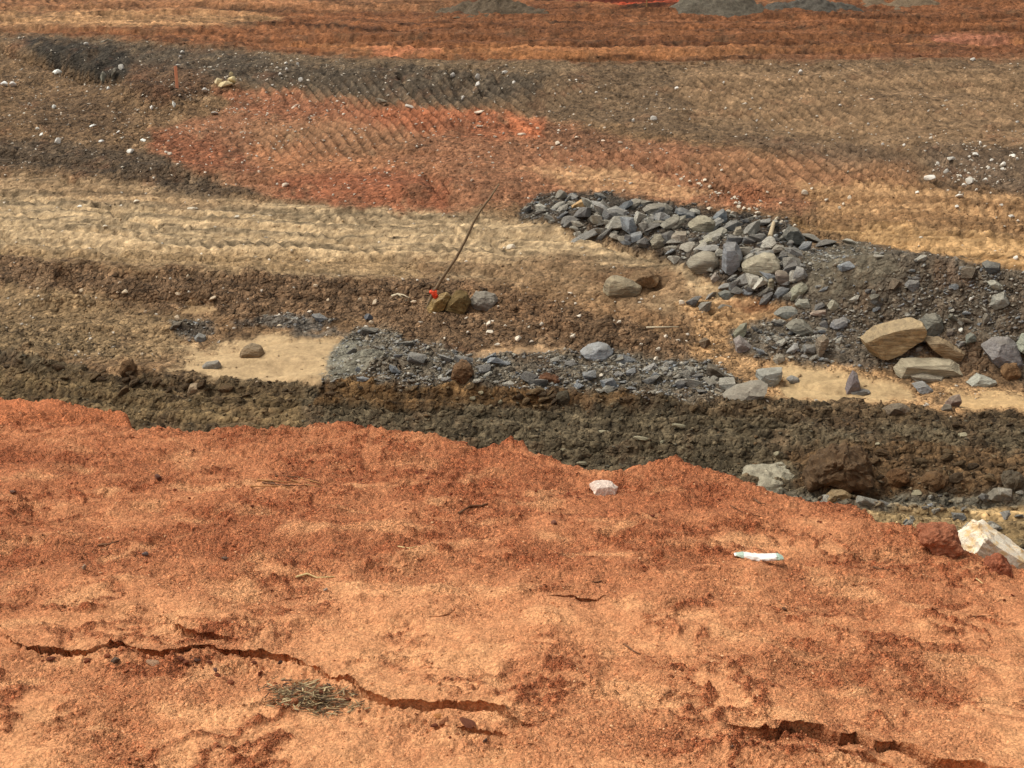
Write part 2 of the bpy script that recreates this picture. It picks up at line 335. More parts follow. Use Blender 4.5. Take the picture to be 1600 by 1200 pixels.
# cracks and gullies in the pit (picture polylines -> world)
def px_to_pit(pts):
    out = []
    for (a, b) in pts:
        m = np.argmin(np.abs(pxm - a) + np.abs(pym - b)); out.append((xs.flat[m], ys.flat[m]))
    return np.array(out)
def groove(pts, width, depth):
    P = px_to_pit(pts); m = (xs > P[:, 0].min() - .5) & (xs < P[:, 0].max() + .5) & (ys > P[:, 1].min() - .6) & (ys < P[:, 1].max() + .6)
    X_, Y_ = xs[m] + .10 * fbm(xs[m], ys[m], 3., 3, 95), ys[m] + .16 * fbm(xs[m], ys[m], 3., 3, 97)
    best = np.full(X_.shape, 1e9)
    for i in range(len(P) - 1):
        a, b = P[i], P[i + 1]; e = b - a; t = np.clip(((X_ - a[0]) * e[0] + (Y_ - a[1]) * e[1]) / (e @ e + 1e-9), 0, 1)
        best = np.minimum(best, np.hypot(X_ - a[0] - t * e[0], Y_ - a[1] - t * e[1]))
    hz[m] -= depth * np.exp(-(best / width) ** 2)
for pts, wd, dp in [([(150,318),(180,325),(208,343)],.09,.16),([(235,345),(258,362)],.07,.12),([(0,365),(30,372)],.07,.1),
        ([(100,280),(150,298)],.06,.10),([(672,278),(690,300),(705,315)],.10,.16),([(690,278),(705,295),(722,312)],.07,.12),
        ([(738,362),(765,373),(790,386)],.09,.15),([(520,364),(548,380)],.08,.12),([(560,384),(620,388),(700,382)],.07,.09),([(540,402),(600,404),(650,408)],.06,.07),
        ([(1120,290),(1160,302),(1200,312)],.10,.16),([(950,243),(1010,252),(1060,268)],.09,.13),([(930,372),(960,385),(1010,395),(1060,408)],.09,.12),
        ([(625,118),(640,138),(652,158)],.06,.14),([(1250,345),(1330,352),(1450,355),(1600,360)],.10,.10),
        ([(1490,628),(1540,636),(1600,634)],.05,.06),([(1230,600),(1300,612),(1380,618)],.05,.05),
        ([(100,428),(115,445),(125,460)],.08,.15),([(985,436),(1010,446),(1030,440)],.14,.22),([(700,108),(712,130),(722,150)],.06,.10),([(736,104),(748,125),(756,150)],.06,.1),([(770,105),(782,130),(792,150)],.06,.1)]:
    groove(pts, wd, dp)
for pts, wd, dp in [([(0,372),(200,385),(500,396),(640,398)],.09,.10),([(0,392),(150,398),(300,404),(560,404),(700,402)],.10,.12),([(0,350),(150,362),(330,372),(520,376),(640,372)],.08,.09),
        ([(0,300),(120,325),(260,352),(420,366)],.08,.09),([(0,322),(100,343),(240,362)],.08,.09),([(60,290),(200,322),(340,346),(520,358)],.07,.07),([(430,340),(600,352),(760,362),(900,376)],.08,.08),
        ([(0,412),(200,428),(430,430)],.10,.10),([(640,415),(760,425),(880,450),(980,480)],.10,.10),([(700,400),(850,415),(960,440)],.10,.09),
        ([(1250,352),(1400,362),(1600,374)],.10,.12),([(1260,366),(1420,378),(1600,392)],.10,.12),([(1400,384),(1500,395),(1600,408)],.09,.10),([(1200,300),(1400,318),(1600,340)],.12,.10),
        ([(-60,44),(200,50),(500,50),(900,46),(1300,42),(1660,44)],.30,.16),([(300,60),(600,62),(1000,58),(1300,56),(1660,56)],.28,.18),([(400,70),(700,74),(1100,70),(1400,66),(1660,68)],.28,.18),
        ([(600,84),(900,86),(1200,80),(1660,80)],.26,.16),([(900,90),(1200,88),(1600,88)],.2,.14),([(-60,28),(300,30),(700,28),(1100,30),(1660,28)],.34,.14),([(0,240),(150,260),(300,285)],.12,.12)]:
    groove(pts, wd, dp)
sand = (ki == 4)
hz += sand * (0.022 * pn(xs * .9, ys * 3.4, 99) + .02 * fbm(xs, ys, 2.2, 3, 98) - .03 * np.exp(-(pn(xs * .35, ys * 1.3, 96) / .03) ** 2))
Z[PITS] += hz * sstep(13.0, 15.0, ys)
# smears along the dark track
tt = py0 - wl; sm_ = pn(xs * .16, tt * .11, 171) + .7 * pn(xs * .3, tt * .27, 172) + .4 * pn(xs * .6, tt * .6, 173)
Z[PITS] += (ki == 3) * .065 * sm_
# soil colour variation (damp and dry patches, dust); ribs add painted furrow shade
v1 = fbm(xs, ys, 1.1, 3, 110, .6); v2 = fbm(xs, ys, 7., 3, 120, .6); v3 = pn(xs * 38, ys * 38, 130)
vst = pn(xs * .07, qw * 5.1, 131) + .8 * pn(xs * .14, qw * 13, 132) + .5 * pn(xs * .3, qw * 29, 141)
v4 = pn(xs * 17, ys * 13, 133)
v5 = pn(xs * 11, ys * 7.5, 134); v6 = pn(xs * 26, ys * 22, 135)
v7 = pn(xs * 6.5, ys * 2.4, 136); v8 = pn(xs * 12, ys * 4.6, 137); v9 = pn(xs * 2.4, ys * .9, 138)
spk = (.25 + .75 * farf) * (.75 * v7 + .75 * v8) + .45 * v9 + .30 * v1 + .50 * v2 + .40 * v3 + .50 * v4 + .40 * v5 + .40 * v6
mul = np.exp(spk * .42 * (.75 + .5 * R) * (1 - .5 * np.clip(TR, 0, 1)) - .03) + .5 * hatch + .42 * ribs + (.10 + .46 * TR) * vst * np.clip(TR + .3, 0, 1)  # rib term lightens crests and darkens furrows: shade put into the colour
mul = np.where(sand, 1 + .10 * v1 + .14 * v2 + .12 * pn(xs * .5, ys * 3.6, 139) + .12 * v4, mul)
mul = mul * np.where(ki == 3, np.exp(.48 * sm_), 1.)
C = C * np.clip(mul, .28, 2.3)[..., None]
tanv = np.clip(.15 + TR * np.clip(vst, -.2, 1) * 1.0, 0, .6)[..., None] * (np.array(lin((206, 172, 126))) - C)
C = np.where((TR > .5)[..., None] & (q < 11.6)[..., None], C + tanv * np.clip(TR, 0, 1)[..., None] * .55, C)
redv = np.clip(fbm(xs, ys, .9, 5, 140, .65) * 2.4 - .35, 0, 1)[..., None] * ((ki == 1) | (ki == 2))[..., None]
C = C * (1 - .45 * redv) + .45 * redv * lin((134, 90, 64)) * (.9 + .2 * v2[..., None])
brn = np.clip(fbm(xs, ys * .7, 1.1, 5, 150, .72) * 3.2 - .15, 0, 1)[..., None] * np.where(sand, .55, 1.)[..., None]
brn = brn * (1 - .55 * np.clip(TR, 0, 1) * (q < 11.5))[..., None]
C = C * (1 - .6 * brn) + .6 * brn * lin((92, 72, 52)) * np.clip(mul, .35, 2.0)[..., None]
pale = np.clip(fbm(xs, ys * .7, 1.7, 5, 160, .7) * 3.0 - .6, 0, 1)[..., None] * (1 - .5 * np.clip(TR, 0, 1))[..., None] * ((ki == 0) | (ki == 2))[..., None]
C = C * (1 - .45 * pale) + .45 * pale * lin((178, 148, 112)) * np.clip(mul, .35, 2.0)[..., None]
# the hidden foot of the clay bank is clay
bf = sstep(15.5, 13.5, ys + .6 * v1)[..., None] if False else (1 - sstep(13.5, 15.5, ys + .6 * v1))[..., None]
C = C * (1 - bf) + lin((165, 88, 52)) * bf

# ------------------------------------------------------------------ fine relief of the near clay bank
NS = (slice(0, r0), slice(0, NC))
xn, yn, qn = X[NS], Y[NS], Q[NS]
# cracks where the clay slumps: the near side has dropped
def clay_pt(a, b):
    r = ray(a, b)
    D = 2.2
    for _ in range(6):
        t = D / -r[2]; Yy = t * r[1]; uu = r[0] / r[1]
        c = int(np.clip(np.searchsorted(uc, uu), 0, NC - 1)); D = np.interp(Yy, PY[c], PD[c])
    return r[0] * t, r[1] * t
CR = [([(-160,965),(-60,975),(0,986),(21,1009),(45,1020),(91,1021),(140,1021),(196,1010),(224,1018),(262,1014),(315,1006),(378,1011),(409,1009),(455,1021),(490,1042),(518,1060),(551,1067),(575,1086),(603,1094),(650,1095),(705,1091),(761,1097),(789,1109),(812,1124),(850,1140)],.016,.034,.0115,.09),
      ([(236,958),(287,976),(315,986),(350,986),(380,999)],0.014,0.016,0.009,.06),
      ([(680,1130),(735,1138),(777,1144),(812,1145)],0.010,0.021,0.010,.05),
      ([(800,1155),(817,1163),(836,1172),(860,1195)],0.017,0.021,0.010,.05),
      ([(1130,1131),(1179,1137),(1214,1137),(1249,1127),(1284,1133),(1312,1147),(1336,1140),(1368,1160),(1396,1151),(1427,1163),(1462,1179),(1490,1184),(1529,1190),(1600,1215)],0.034,0.040,0.020,.14),
      ([(1290,1160),(1330,1168),(1380,1185),(1420,1195)],0.024,0.014,0.009,.05),
      ([(430,930),(470,925),(500,915)],0.007,0.010,0.006,.03),([(660,962),(700,955),(730,935)],0.007,0.007,0.006,.03),
      ([(850,940),(870,936),(960,935)],0.010,0.007,0.009,.05)]
def crack_line(P):
    return np.interp(xn, P[:, 0], P[:, 1]) + .012 * pn(xn * 13, xn * 0, 270) + .005 * pn(xn * 40, xn * 0, 271) + .0022 * pn(xn * 100, xn * 0, 273)
yn = yn.copy(); cols = np.arange(NC)
for c in CR:          # mesh rows follow each crack edge exactly
    P = np.array([clay_pt(a, b) for a, b in c[0]]); yc = crack_line(P); above = yn >= yc
    r1 = np.clip(np.argmax(above, 0), 5, r0 - 3); inx = (xn[r1, cols] > P[0, 0] - .03) & (xn[r1, cols] < P[-1, 0] + .03)
    cc = cols[inx]; rr_ = r1[inx]; yv = yc[rr_, cc]; yn[rr_ + 1, cc] = yv + .0032; yn[rr_, cc] = yv + .0002; yn[rr_ - 1, cc] = yv - .0008; yn[rr_ - 2, cc] = yv - .0024; yn[rr_ - 3, cc] = yv - .0055; yn[rr_ - 4, cc] = yv - .0092
Y[NS] = yn
clay_top = 1 - sstep(1.97, 2.05, qn)
wxn, wyn = xn + .05 * pn(xn * 4, yn * 4, 201), yn + .05 * pn(xn * 4, yn * 4, 202)
dim = fbm(wxn * 1.25, wyn * 1.25, 3.6, 4, 210, .5)                       # dimples a hand wide
big = fbm(xn, yn * 1.3, .9, 2, 220)
bn = fbm(wxn * 1.0, wyn * 1.25, 4.6, 4, 230, .6); brd = fbm(xn, yn, 1.6, 3, 233)
bandm = np.exp(-((bn + .02) / .085) ** 2) * np.clip(.35 + 2.2 * fbm(xn, yn, 2.6, 3, 236) , 0, 1.1)
rm = np.clip(.18 + .9 * brd + .30 * bn + .95 * bandm + np.interp(yn, [2, 3.2, 4.2, 6], [-.05, -.05, .12, .4]) - .35 * dim, 0, 1)     # crumbly or smooth
m1 = fbm(xn, yn, 24, 2, 240); m2 = 1 - 2.2 * np.abs(pn(xn * 62, yn * 62, 245)); m3 = pn(xn * 130, yn * 130, 250); m4 = pn(xn * 255, yn * 255, 251)
m2 = 1 - 2.2 * np.abs(pn(xn * 48, yn * 62, 245)); m3 = pn(xn * 95, yn * 125, 250)
rim = sstep(1.78, 1.97, qn)
hn = (.034 * big + .034 * dim) * (1 - .8 * rim) + .016 * bandm * (.3 + m1) + .010 * np.abs(fbm(wxn * .8, wyn * 1.6, 7.5, 3, 237)) * 2 + (.001 + .009 * rm) * m1 + (.0005 + .0040 * rm) * m2 + (.0008 + .0016 * rm) * m3 + (.0006 + .0004 * rm) * m4
hn += rim * (.013 * fbm(xn, yn, 7, 4, 256, .65) + .009 * (1 - 2 * np.abs(pn(xn * 26, yn * 26, 257))))
lm = fbm(xn, yn, 9., 3, 255, .6); hn += .012 * np.clip(lm * 2.4 - .45, 0, 1) * (.4 + .6 * rm)
hn += (1 - clay_top) * (.10 * fbm(xn, yn, 1.3, 4, 260) + .03 * fbm(xn, yn, 7, 3, 261))
LIP = np.zeros_like(xn); CRK = np.zeros_like(xn)
def crack(pts, h, gro, wid, reach):
    P = np.array([clay_pt(a, b) for a, b in pts])
    yc = crack_line(P)
    s = yn - yc
    env = sstep(P[0, 0] - .02, P[0, 0] + .12, xn) * (1 - sstep(P[-1, 0] - .12, P[-1, 0] + .02, xn))
    env = env * np.clip(.95 + .5 * pn(xn * 5, xn * 0, 272 + len(pts)), .6, 1.2)
    below = (s < 0)
    CRK[:] = np.maximum(CRK, (env > .1) * (s > -2.5 * wid) * (s < .003) * 1.0)
    LIP[:] = np.maximum(LIP, np.where(below, 0, env * min(.9 * wid + .3 * h, .018) * np.exp(-(np.clip(s, 0, None) / .035))) * clay_top)
    d = np.clip(-s, 0, None)
    drop = sstep(0, wid * .35, d) * (h * np.exp(-(d / reach) ** 1.5) + gro * np.exp(-((d - wid * .5) / (wid * .55)) ** 2))
    lift = .35 * h * np.exp(-(np.clip(s, 0, None) / .05) ** 1.2) * (~below)
    return env * (np.where(below, -drop, 0) + lift)
hfine = .0 * hn
crk_h = sum(crack(*c) for c in CR) * clay_top
hn = hn * (1 - CRK) + (hn - (.0008 + .0016 * rm) * m3 - (.0006 + .0004 * rm) * m4 - (.0005 + .0040 * rm) * m2) * CRK + crk_h
# rumpled ground at the foot of the slumps
rump = np.zeros_like(xn)
for pts, wd in (([(300,1020),(450,1035),(560,1090),(800,1150)], .09), ([(1150,1175),(1300,1190),(1500,1230)], .08), ([(0,1030),(220,1030)], .05)):
    P = np.array([clay_pt(a, b) for a, b in pts]); s = (yn - np.interp(xn, P[:, 0], P[:, 1]))
    rump += np.exp(-((s + .3 * wd) / wd) ** 2) * sstep(P[0, 0] - .1, P[0, 0], xn) * (1 - sstep(P[-1, 0], P[-1, 0] + .1, xn))
hn += rump * (.020 * fbm(xn * .8, yn * 1.3, 14, 4, 280, .65) + .007 * m2)
fade = sstep(.6, 1.4, yn)
Z[NS] += hn * fade; Y[NS] -= LIP
light = lin((218, 158, 110)); red = lin((168, 97, 62)); deep = lin((146, 72, 44))
pan = np.clip(-2.9 * fbm(wxn * 1.1, wyn * 1.5, 3.9, 3, 291, .45) - .25, 0, 1) * (1 - .6 * rim)
k = np.clip(.20 + .70 * rm - .55 * pan + .22 * m1 + .18 * pn(xn * 95, yn * 95, 290), 0, 1)[..., None]
Cn = light * (1 - k) + red * k
farred = (1 - .55 * pan[..., None]) * (np.clip(np.interp(yn, [3.4, 4.6, 5.4], [0, .6, .95]) + .5 * big + .3 * dim, 0, 1))[..., None]
Cn = Cn * (1 - .55 * farred) + (red * (1 - .3 * k) + .3 * k * deep) * .55 * farred
browny = np.clip(.3 + fbm(xn, yn, 1.7, 3, 300) * 1.4, 0, 1)[..., None] * np.interp(yn, [2.8, 4.2], [1, 0])[..., None]
Cn = Cn * (1 - .28 * browny) + lin((170, 112, 76)) * .28 * browny
g1_, g2_, g3_ = pn(xn * 90, yn * 70, 303), pn(xn * 160, yn * 140, 301), pn(xn * 290, yn * 260, 302)
Cn *= np.clip(np.exp((.25 * g1_ + .25 * g2_ + .25 * g3_) * (.8 + .5 * rm) * (1 - CRK)) - .3 * np.clip(g1_ + g2_ - .55, 0, 1), .25, 1.9)[..., None]
tongue = ((Q[NS] > 2.05))[..., None] * 1.0
Cn = Cn * (1 - tongue) + tongue * (lin((196, 120, 78)) * (1 + .25 * m1 + .2 * m3)[..., None])
Z_PIT_HZ = hz
CA = np.ones((NR, NC, 4), np.float32)
CA[NS[0], :, :3] = Cn; CA[r0:, :, :3] = C
CA[r0:, :, 3] = np.clip((R + .12) * np.where(ki == 3, .62, 1.) * (1 - .75 * np.clip(TR, 0, 1)) * (1 - .4 * ribm), .1, 1); CA[NS[0], :, 3] = np.clip(.25 + .9 * rm, 0, 1); CA = np.clip(CA, 0.003, 1)

PXf, PYf, DEPf = project(X, Y, Z)

# ------------------------------------------------------------------ materials
def new_mat(name, rough=.9, spec=.25):
    m = bpy.data.materials.new(name); m.use_nodes = True; b = m.node_tree.nodes['Principled BSDF']
    b.inputs['Roughness'].default_value = rough; b.inputs['Specular IOR Level'].default_value = spec
    return m, m.node_tree, b
def N(t, typ, **kw):
    n = t.nodes.new(typ)
    for a, v in kw.items(): setattr(n, a, v)
    return n
def noise_n(t, scale, detail=4, rough=.6, coord=None, vec=None):
    n = N(t, 'ShaderNodeTexNoise'); n.inputs['Scale'].default_value = scale; n.inputs['Detail'].default_value = detail; n.inputs['Roughness'].default_value = rough
    if vec is not None: t.links.new(vec, n.inputs['Vector'])
    return n
def ramp(t, src, p0, c0, p1, c1):
    r = N(t, 'ShaderNodeValToRGB'); e = r.color_ramp.elements
    e[0].position = p0; e[0].color = (*c0, 1); e[1].position = p1; e[1].color = (*c1, 1); t.links.new(src, r.inputs[0]); return r
def mulc(t, a, b, fac=1.0, mode='MULTIPLY'):
    m = N(t, 'ShaderNodeMix', data_type='RGBA', blend_type=mode); m.inputs[0].default_value = fac
    t.links.new(a, m.inputs[6]); t.links.new(b, m.inputs[7]); return m.outputs[2]
def soil_mat(name, noises, cells, rough=.9):
    """soil colour from the ground itself, broken up by solid 3D noise and by crumbs (cells) of several sizes; the alpha of the soil map says how crumbly it is"""
    m, t, b = new_mat(name, rough, .15)
    at_ = N(t, 'ShaderNodeAttribute', attribute_name='soil'); geo = N(t, 'ShaderNodeNewGeometry'); c = at_.outputs['Color']; last = None
    wn = noise_n(t, cells[0][0] * .8, 2, .6, vec=geo.outputs['Position'])
    wv = N(t, 'ShaderNodeVectorMath', operation='SCALE'); t.links.new(wn.outputs['Color'], wv.inputs[0]); wv.inputs['Scale'].default_value = .8 / cells[0][0]
    wa = N(t, 'ShaderNodeVectorMath', operation='ADD'); t.links.new(geo.outputs['Position'], wa.inputs[0]); t.links.new(wv.outputs[0], wa.inputs[1])
    def bump(h, d, strength, inv=False):
        nonlocal last
        bu = N(t, 'ShaderNodeBump', invert=inv); bu.inputs['Distance'].default_value = d
        mm = N(t, 'ShaderNodeMath', operation='MULTIPLY_ADD'); t.links.new(at_.outputs['Alpha'], mm.inputs[0]); mm.inputs[1].default_value = strength * .7; mm.inputs[2].default_value = strength * .3
        t.links.new(mm.outputs[0], bu.inputs['Strength']); t.links.new(h, bu.inputs['Height'])
        if last: t.links.new(last, bu.inputs['Normal'])
        last = bu.outputs[0]
    for (sc, det, lo, hi) in noises:
        n = noise_n(t, sc, det, .6, vec=geo.outputs['Position']); r = ramp(t, n.outputs[0], .34, (lo,) * 3, .66, (hi,) * 3); c = mulc(t, c, r.outputs[0])
    for (sc, lo, hi, bd) in cells:
        v = N(t, 'ShaderNodeTexVoronoi'); v.inputs['Scale'].default_value = sc; t.links.new(wa.outputs[0], v.inputs['Vector'])
        sx = N(t, 'ShaderNodeSeparateColor'); t.links.new(v.outputs['Color'], sx.inputs[0])
        r = N(t, 'ShaderNodeValToRGB'); e = r.color_ramp.elements; e[0].position = 0; e[0].color = (lo,) * 3 + (1,); e[1].position = 1; e[1].color = (hi,) * 3 + (1,)
        x1 = e.new(.25); x1.color = (.92,) * 3 + (1,); x2 = e.new(.8); x2.color = (1.08,) * 3 + (1,)
        t.links.new(sx.outputs[0], r.inputs[0])
        mm = N(t, 'ShaderNodeMath', operation='MULTIPLY_ADD'); t.links.new(at_.outputs['Alpha'], mm.inputs[0]); mm.inputs[1].default_value = .65; mm.inputs[2].default_value = .3
        mx = N(t, 'ShaderNodeMix', data_type='RGBA', blend_type='MULTIPLY'); t.links.new(mm.outputs[0], mx.inputs[0]); t.links.new(c, mx.inputs[6]); t.links.new(r.outputs[0], mx.inputs[7]); c = mx.outputs[2]
        bump(v.outputs['Distance'], bd, .9, True)
    t.links.new(c, b.inputs['Base Color']); t.links.new(last, b.inputs['Normal'])
    return m
M_clay = soil_mat('clay_soil', [(30, 4, .86, 1.12), (150, 2, .84, 1.15)], [(110, .60, 1.22, .009), (250, .50, 1.45, .005)])
M_pit = soil_mat('pit_soil', [(2.2, 5, .82, 1.18), (7, 5, .74, 1.24)], [(8, .40, 1.5, .10), (19, .40, 1.6, .05)])
M_sand = soil_mat('wash_sand', [(1.5, 5, .86, 1.08), (10, 4, .88, 1.10)], [(30, .75, 1.1, .008), (60, .8, 1.15, .004)])
def stone_mat(name, s=6, streak=(1, 1, 1), lo=.6, hi=1.35, bump=.03, dust=None, rough=.8, top=None):
    m, t, b = new_mat(name, rough, .3)
    oi = N(t, 'ShaderNodeObjectInfo'); tc = N(t, 'ShaderNodeTexCoord'); mp = N(t, 'ShaderNodeMapping'); mp.inputs['Scale'].default_value = streak
    va = N(t, 'ShaderNodeVectorMath', operation='ADD'); geo = N(t, 'ShaderNodeNewGeometry')
    t.links.new(tc.outputs['Object'], mp.inputs['Vector']); t.links.new(mp.outputs[0], va.inputs[0]); t.links.new(oi.outputs['Location'], va.inputs[1])
    n1 = noise_n(t, s, 6, .65, vec=va.outputs[0]); n2 = noise_n(t, s * 4.5, 4, .7, vec=va.outputs[0])
    r1 = ramp(t, n1.outputs[0], .32, (lo,) * 3, .68, (hi,) * 3); r2 = ramp(t, n2.outputs[0], .3, (.7,) * 3, .7, (1.25,) * 3)
    c = mulc(t, oi.outputs['Color'], r1.outputs[0]); c = mulc(t, c, r2.outputs[0])
    if dust:
        dn = noise_n(t, s * .5, 4, .6, vec=va.outputs[0]); rr = ramp(t, dn.outputs[0], .48, (0,) * 3, .62, (1,) * 3)
        mx = N(t, 'ShaderNodeMix', data_type='RGBA'); t.links.new(rr.outputs[0], mx.inputs[0]); t.links.new(c, mx.inputs[6]); mx.inputs[7].default_value = (*dust, 1); c = mx.outputs[2]
    if top:      # dust and mud lie on what faces up
        sp = N(t, 'ShaderNodeSeparateXYZ'); t.links.new(geo.outputs['Normal'], sp.inputs[0]); ad = N(t, 'ShaderNodeMath', operation='ADD'); t.links.new(sp.outputs[2], ad.inputs[0]); t.links.new(n2.outputs[0], ad.inputs[1])
        rr = ramp(t, ad.outputs[0], .55, (.12,) * 3, 1.0, (.62,) * 3); rr.color_ramp.elements[1].position = 1.0
        mr = N(t, 'ShaderNodeMapRange'); t.links.new(ad.outputs[0], mr.inputs[0]); mr.inputs[1].default_value = .7; mr.inputs[2].default_value = 1.5; mr.inputs[3].default_value = .08; mr.inputs[4].default_value = .42
        mx = N(t, 'ShaderNodeMix', data_type='RGBA'); t.links.new(mr.outputs[0], mx.inputs[0]); t.links.new(c, mx.inputs[6]); mx.inputs[7].default_value = (*top, 1); c = mx.outputs[2]
    t.links.new(c, b.inputs['Base Color'])
    bu = N(t, 'ShaderNodeBump'); bu.inputs['Strength'].default_value = .8; bu.inputs['Distance'].default_value = bump; t.links.new(n1.outputs[0], bu.inputs['Height'])
    bv = N(t, 'ShaderNodeBump'); bv.inputs['Strength'].default_value = .6; bv.inputs['Distance'].default_value = bump * .4
    t.links.new(n2.outputs[0], bv.inputs['Height']); t.links.new(bu.outputs[0], bv.inputs['Normal']); t.links.new(bv.outputs[0], b.inputs['Normal'])
    return m
M_slate = stone_mat('slate_rock', 5, (1, 1, 3), .60, 1.40, .05, top=tuple(lin((150, 138, 116))))
M_sandst = stone_mat('sandstone', 3, (1.0, 1.0, 9), .45, 1.35, .07, top=tuple(lin((160, 144, 116))))
M_quartz = stone_mat('quartz', 9, (1, 1, 1), .9, 1.15, .01)
M_quartzd = stone_mat('stained_quartz', 14, (1, 1, 1.6), .8, 1.15, .02, dust=tuple(lin((222, 190, 140))))
M_clod = stone_mat('earth_clod', 8, (1, 1, 1), .6, 1.3, .05, rough=.95)
M_near = stone_mat('near_stone', 45, (1, 1, 1), .78, 1.15, .008)
M_nearclod = stone_mat('near_clod', 60, (1, 1, 1), .65, 1.25, .012, rough=.95)
def flat_mat(name, col, rough=.7, s=20, lo=.8, hi=1.15, spec=.3):
    m, t, b = new_mat(name, rough, spec); tc = N(t, 'ShaderNodeTexCoord')
    n = noise_n(t, s, 5, .6, vec=tc.outputs['Object']); r = ramp(t, n.outputs[0], .3, tuple(np.array(lin(col)) * lo), .7, tuple(np.clip(np.array(lin(col)) * hi, 0, 1)))
    t.links.new(r.outputs[0], b.inputs['Base Color']); return m
def attr_mat(name, rough=.85):
    m, t, b = new_mat(name, rough, .25); a = N(t, 'ShaderNodeAttribute', attribute_name='soil'); t.links.new(a.outputs['Color'], b.inputs['Base Color']); return m
M_chip = attr_mat('loose_chips'); M_straw = attr_mat('dry_straw', .7)
M_wood = flat_mat('weathered_wood', (128, 108, 82), .85, 30, .65, 1.25)
M_tape = flat_mat('orange_tape', (236, 84, 44), .5, 20, .85, 1.1)
M_stake = flat_mat('orange_painted_lath', (236, 158, 118), .7, 12)
M_twig = flat_mat('pale_twig', (214, 186, 130), .7, 60)
M_dtwig = flat_mat('dark_twig', (112, 78, 52), .8, 60)
M_film = flat_mat('white_plastic', (246,242,232), .35, 40, .85, 1.05, .5)
M_teal = flat_mat('teal_plastic', (176, 196, 176), .35, 40, .85, 1.1, .5)

# ------------------------------------------------------------------ terrain meshes, split where one soil ends
KG = np.full((NR - 1, NC - 1), 6); KG[r0:, :] = ki[:-1, :-1]; KG[:r0, :] = 6
KG[r0:, :] = np.where((Y[r0:-1, :-1] < 14.8), 6, KG[r0:, :])
def build_grid(name, mask, mat):
    rr, cc = np.nonzero(mask)
    v = np.stack([rr * NC + cc, rr * NC + cc + 1, (rr + 1) * NC + cc + 1, (rr + 1) * NC + cc], 1)
    used, inv = np.unique(v, return_inverse=True); inv = inv.reshape(v.shape)
    me = bpy.data.meshes.new(name); n = len(used); f = len(inv)
    me.vertices.add(n); me.vertices.foreach_set('co', np.stack([X.ravel()[used], Y.ravel()[used], Z.ravel()[used]], 1).astype(np.float32).ravel())
    me.loops.add(f * 4); me.loops.foreach_set('vertex_index', inv.astype(np.int32).ravel())
    me.polygons.add(f); me.polygons.foreach_set('loop_start', np.arange(0, f * 4, 4, dtype=np.int32)); me.polygons.foreach_set('use_smooth', np.ones(f, bool))
    at_ = me.attributes.new('soil', 'FLOAT_COLOR', 'POINT'); at_.data.foreach_set('color', CA.reshape(-1, 4)[used].ravel())
    me.update(calc_edges=True); me.materials.append(mat)
    o = bpy.data.objects.new(name, me); COL.objects.link(o); o['kind'] = 'structure'; return o
for kk, nm, mt in ((0, 'pit_floor', M_pit), (1, 'far_dirt_road', M_pit), (2, 'excavated_slope', M_pit), (3, 'dark_haul_track', M_pit), (4, 'wash_sand', M_sand), (5, 'rubble_ground', M_pit), (6, 'clay_bank', M_clay)):
    build_grid(nm, KG == kk, mt)

# ------------------------------------------------------------------ which point of the ground is seen at a picture position
ZB = 3
bw, bh = 1800 // ZB, 1260 // ZB
ix = ((PXf + 100) / ZB).astype(int); iy = (PYf / ZB + 10).astype(int)
ok = (ix >= 0) & (ix < bw) & (iy >= 0) & (iy < bh) & (Y > 1)
fi = np.nonzero(ok.ravel())[0]; order = np.argsort(-DEPf.ravel()[fi]); fi = fi[order]
IDX = np.full((bh, bw), -1, np.int64); IDX[iy.ravel()[fi], ix.ravel()[fi]] = fi
def at(px, py):
    """world point of the ground seen at picture position px, py"""
    cx, cy = int((px + 100) / ZB), int(py / ZB + 10); best = None
    for rad in (1, 3, 8, 30):
        a = IDX[max(cy - rad, 0):cy + rad + 1, max(cx - rad, 0):cx + rad + 1].ravel(); a = a[a >= 0]
        dp = DEPf.ravel()[a]; a = a[dp < 11] if py > L(EDGE, px) + 1 else a[dp > 11]
        if len(a):
            d = np.hypot(PXf.ravel()[a] - px, PYf.ravel()[a] - py) + DEPf.ravel()[a] * (12 if py > L(EDGE, px) + 1 else .25)
            best = a[np.argmin(d)]; break
    r = ray(px, py); yv = Y.ravel()[best]; zv = Z.ravel()[best]
    t = yv / r[1]
    return Vector((r[0] * t, yv, zv))
def on_plane(px, py, Yp):
    r = ray(px, py); t = Yp / r[1]; return Vector((r[0] * t, Yp, H + r[2] * t))

# ------------------------------------------------------------------ stones
def tag(o, label=None, cat=None, group=None, kind=None):
    if label: o['label'] = label
    if cat: o['category'] = cat
    if group: o['group'] = group
    if kind: o['kind'] = kind
    return o
def finish_rock(bm, name, size, cuts, smooth, rough, seed):
    bmesh.ops.subdivide_edges(bm, edges=bm.edges[:], cuts=cuts, use_grid_fill=True)
    bmesh.ops.triangulate(bm, faces=bm.faces[:])
    for _ in range(smooth): bmesh.ops.smooth_vert(bm, verts=bm.verts[:], factor=.5, use_axis_x=True, use_axis_y=True, use_axis_z=True)
    bm.normal_update()
    off = Vector((seed * 3.1, seed * 1.7, seed * .9))
    disp = []
    for v in bm.verts:
        p = v.co / size
        d = mnoise.fractal(p * 2.6 + off, .7, 2.1, 4) * rough + (abs(mnoise.noise(p * 7 + off)) + .5 * abs(mnoise.noise(p * 17 + off))) * rough * .6
        disp.append(v.normal * d * size)
    for v, d in zip(bm.verts, disp): v.co += d
    me = bpy.data.meshes.new(name); bm.to_mesh(me); bm.free(); return me
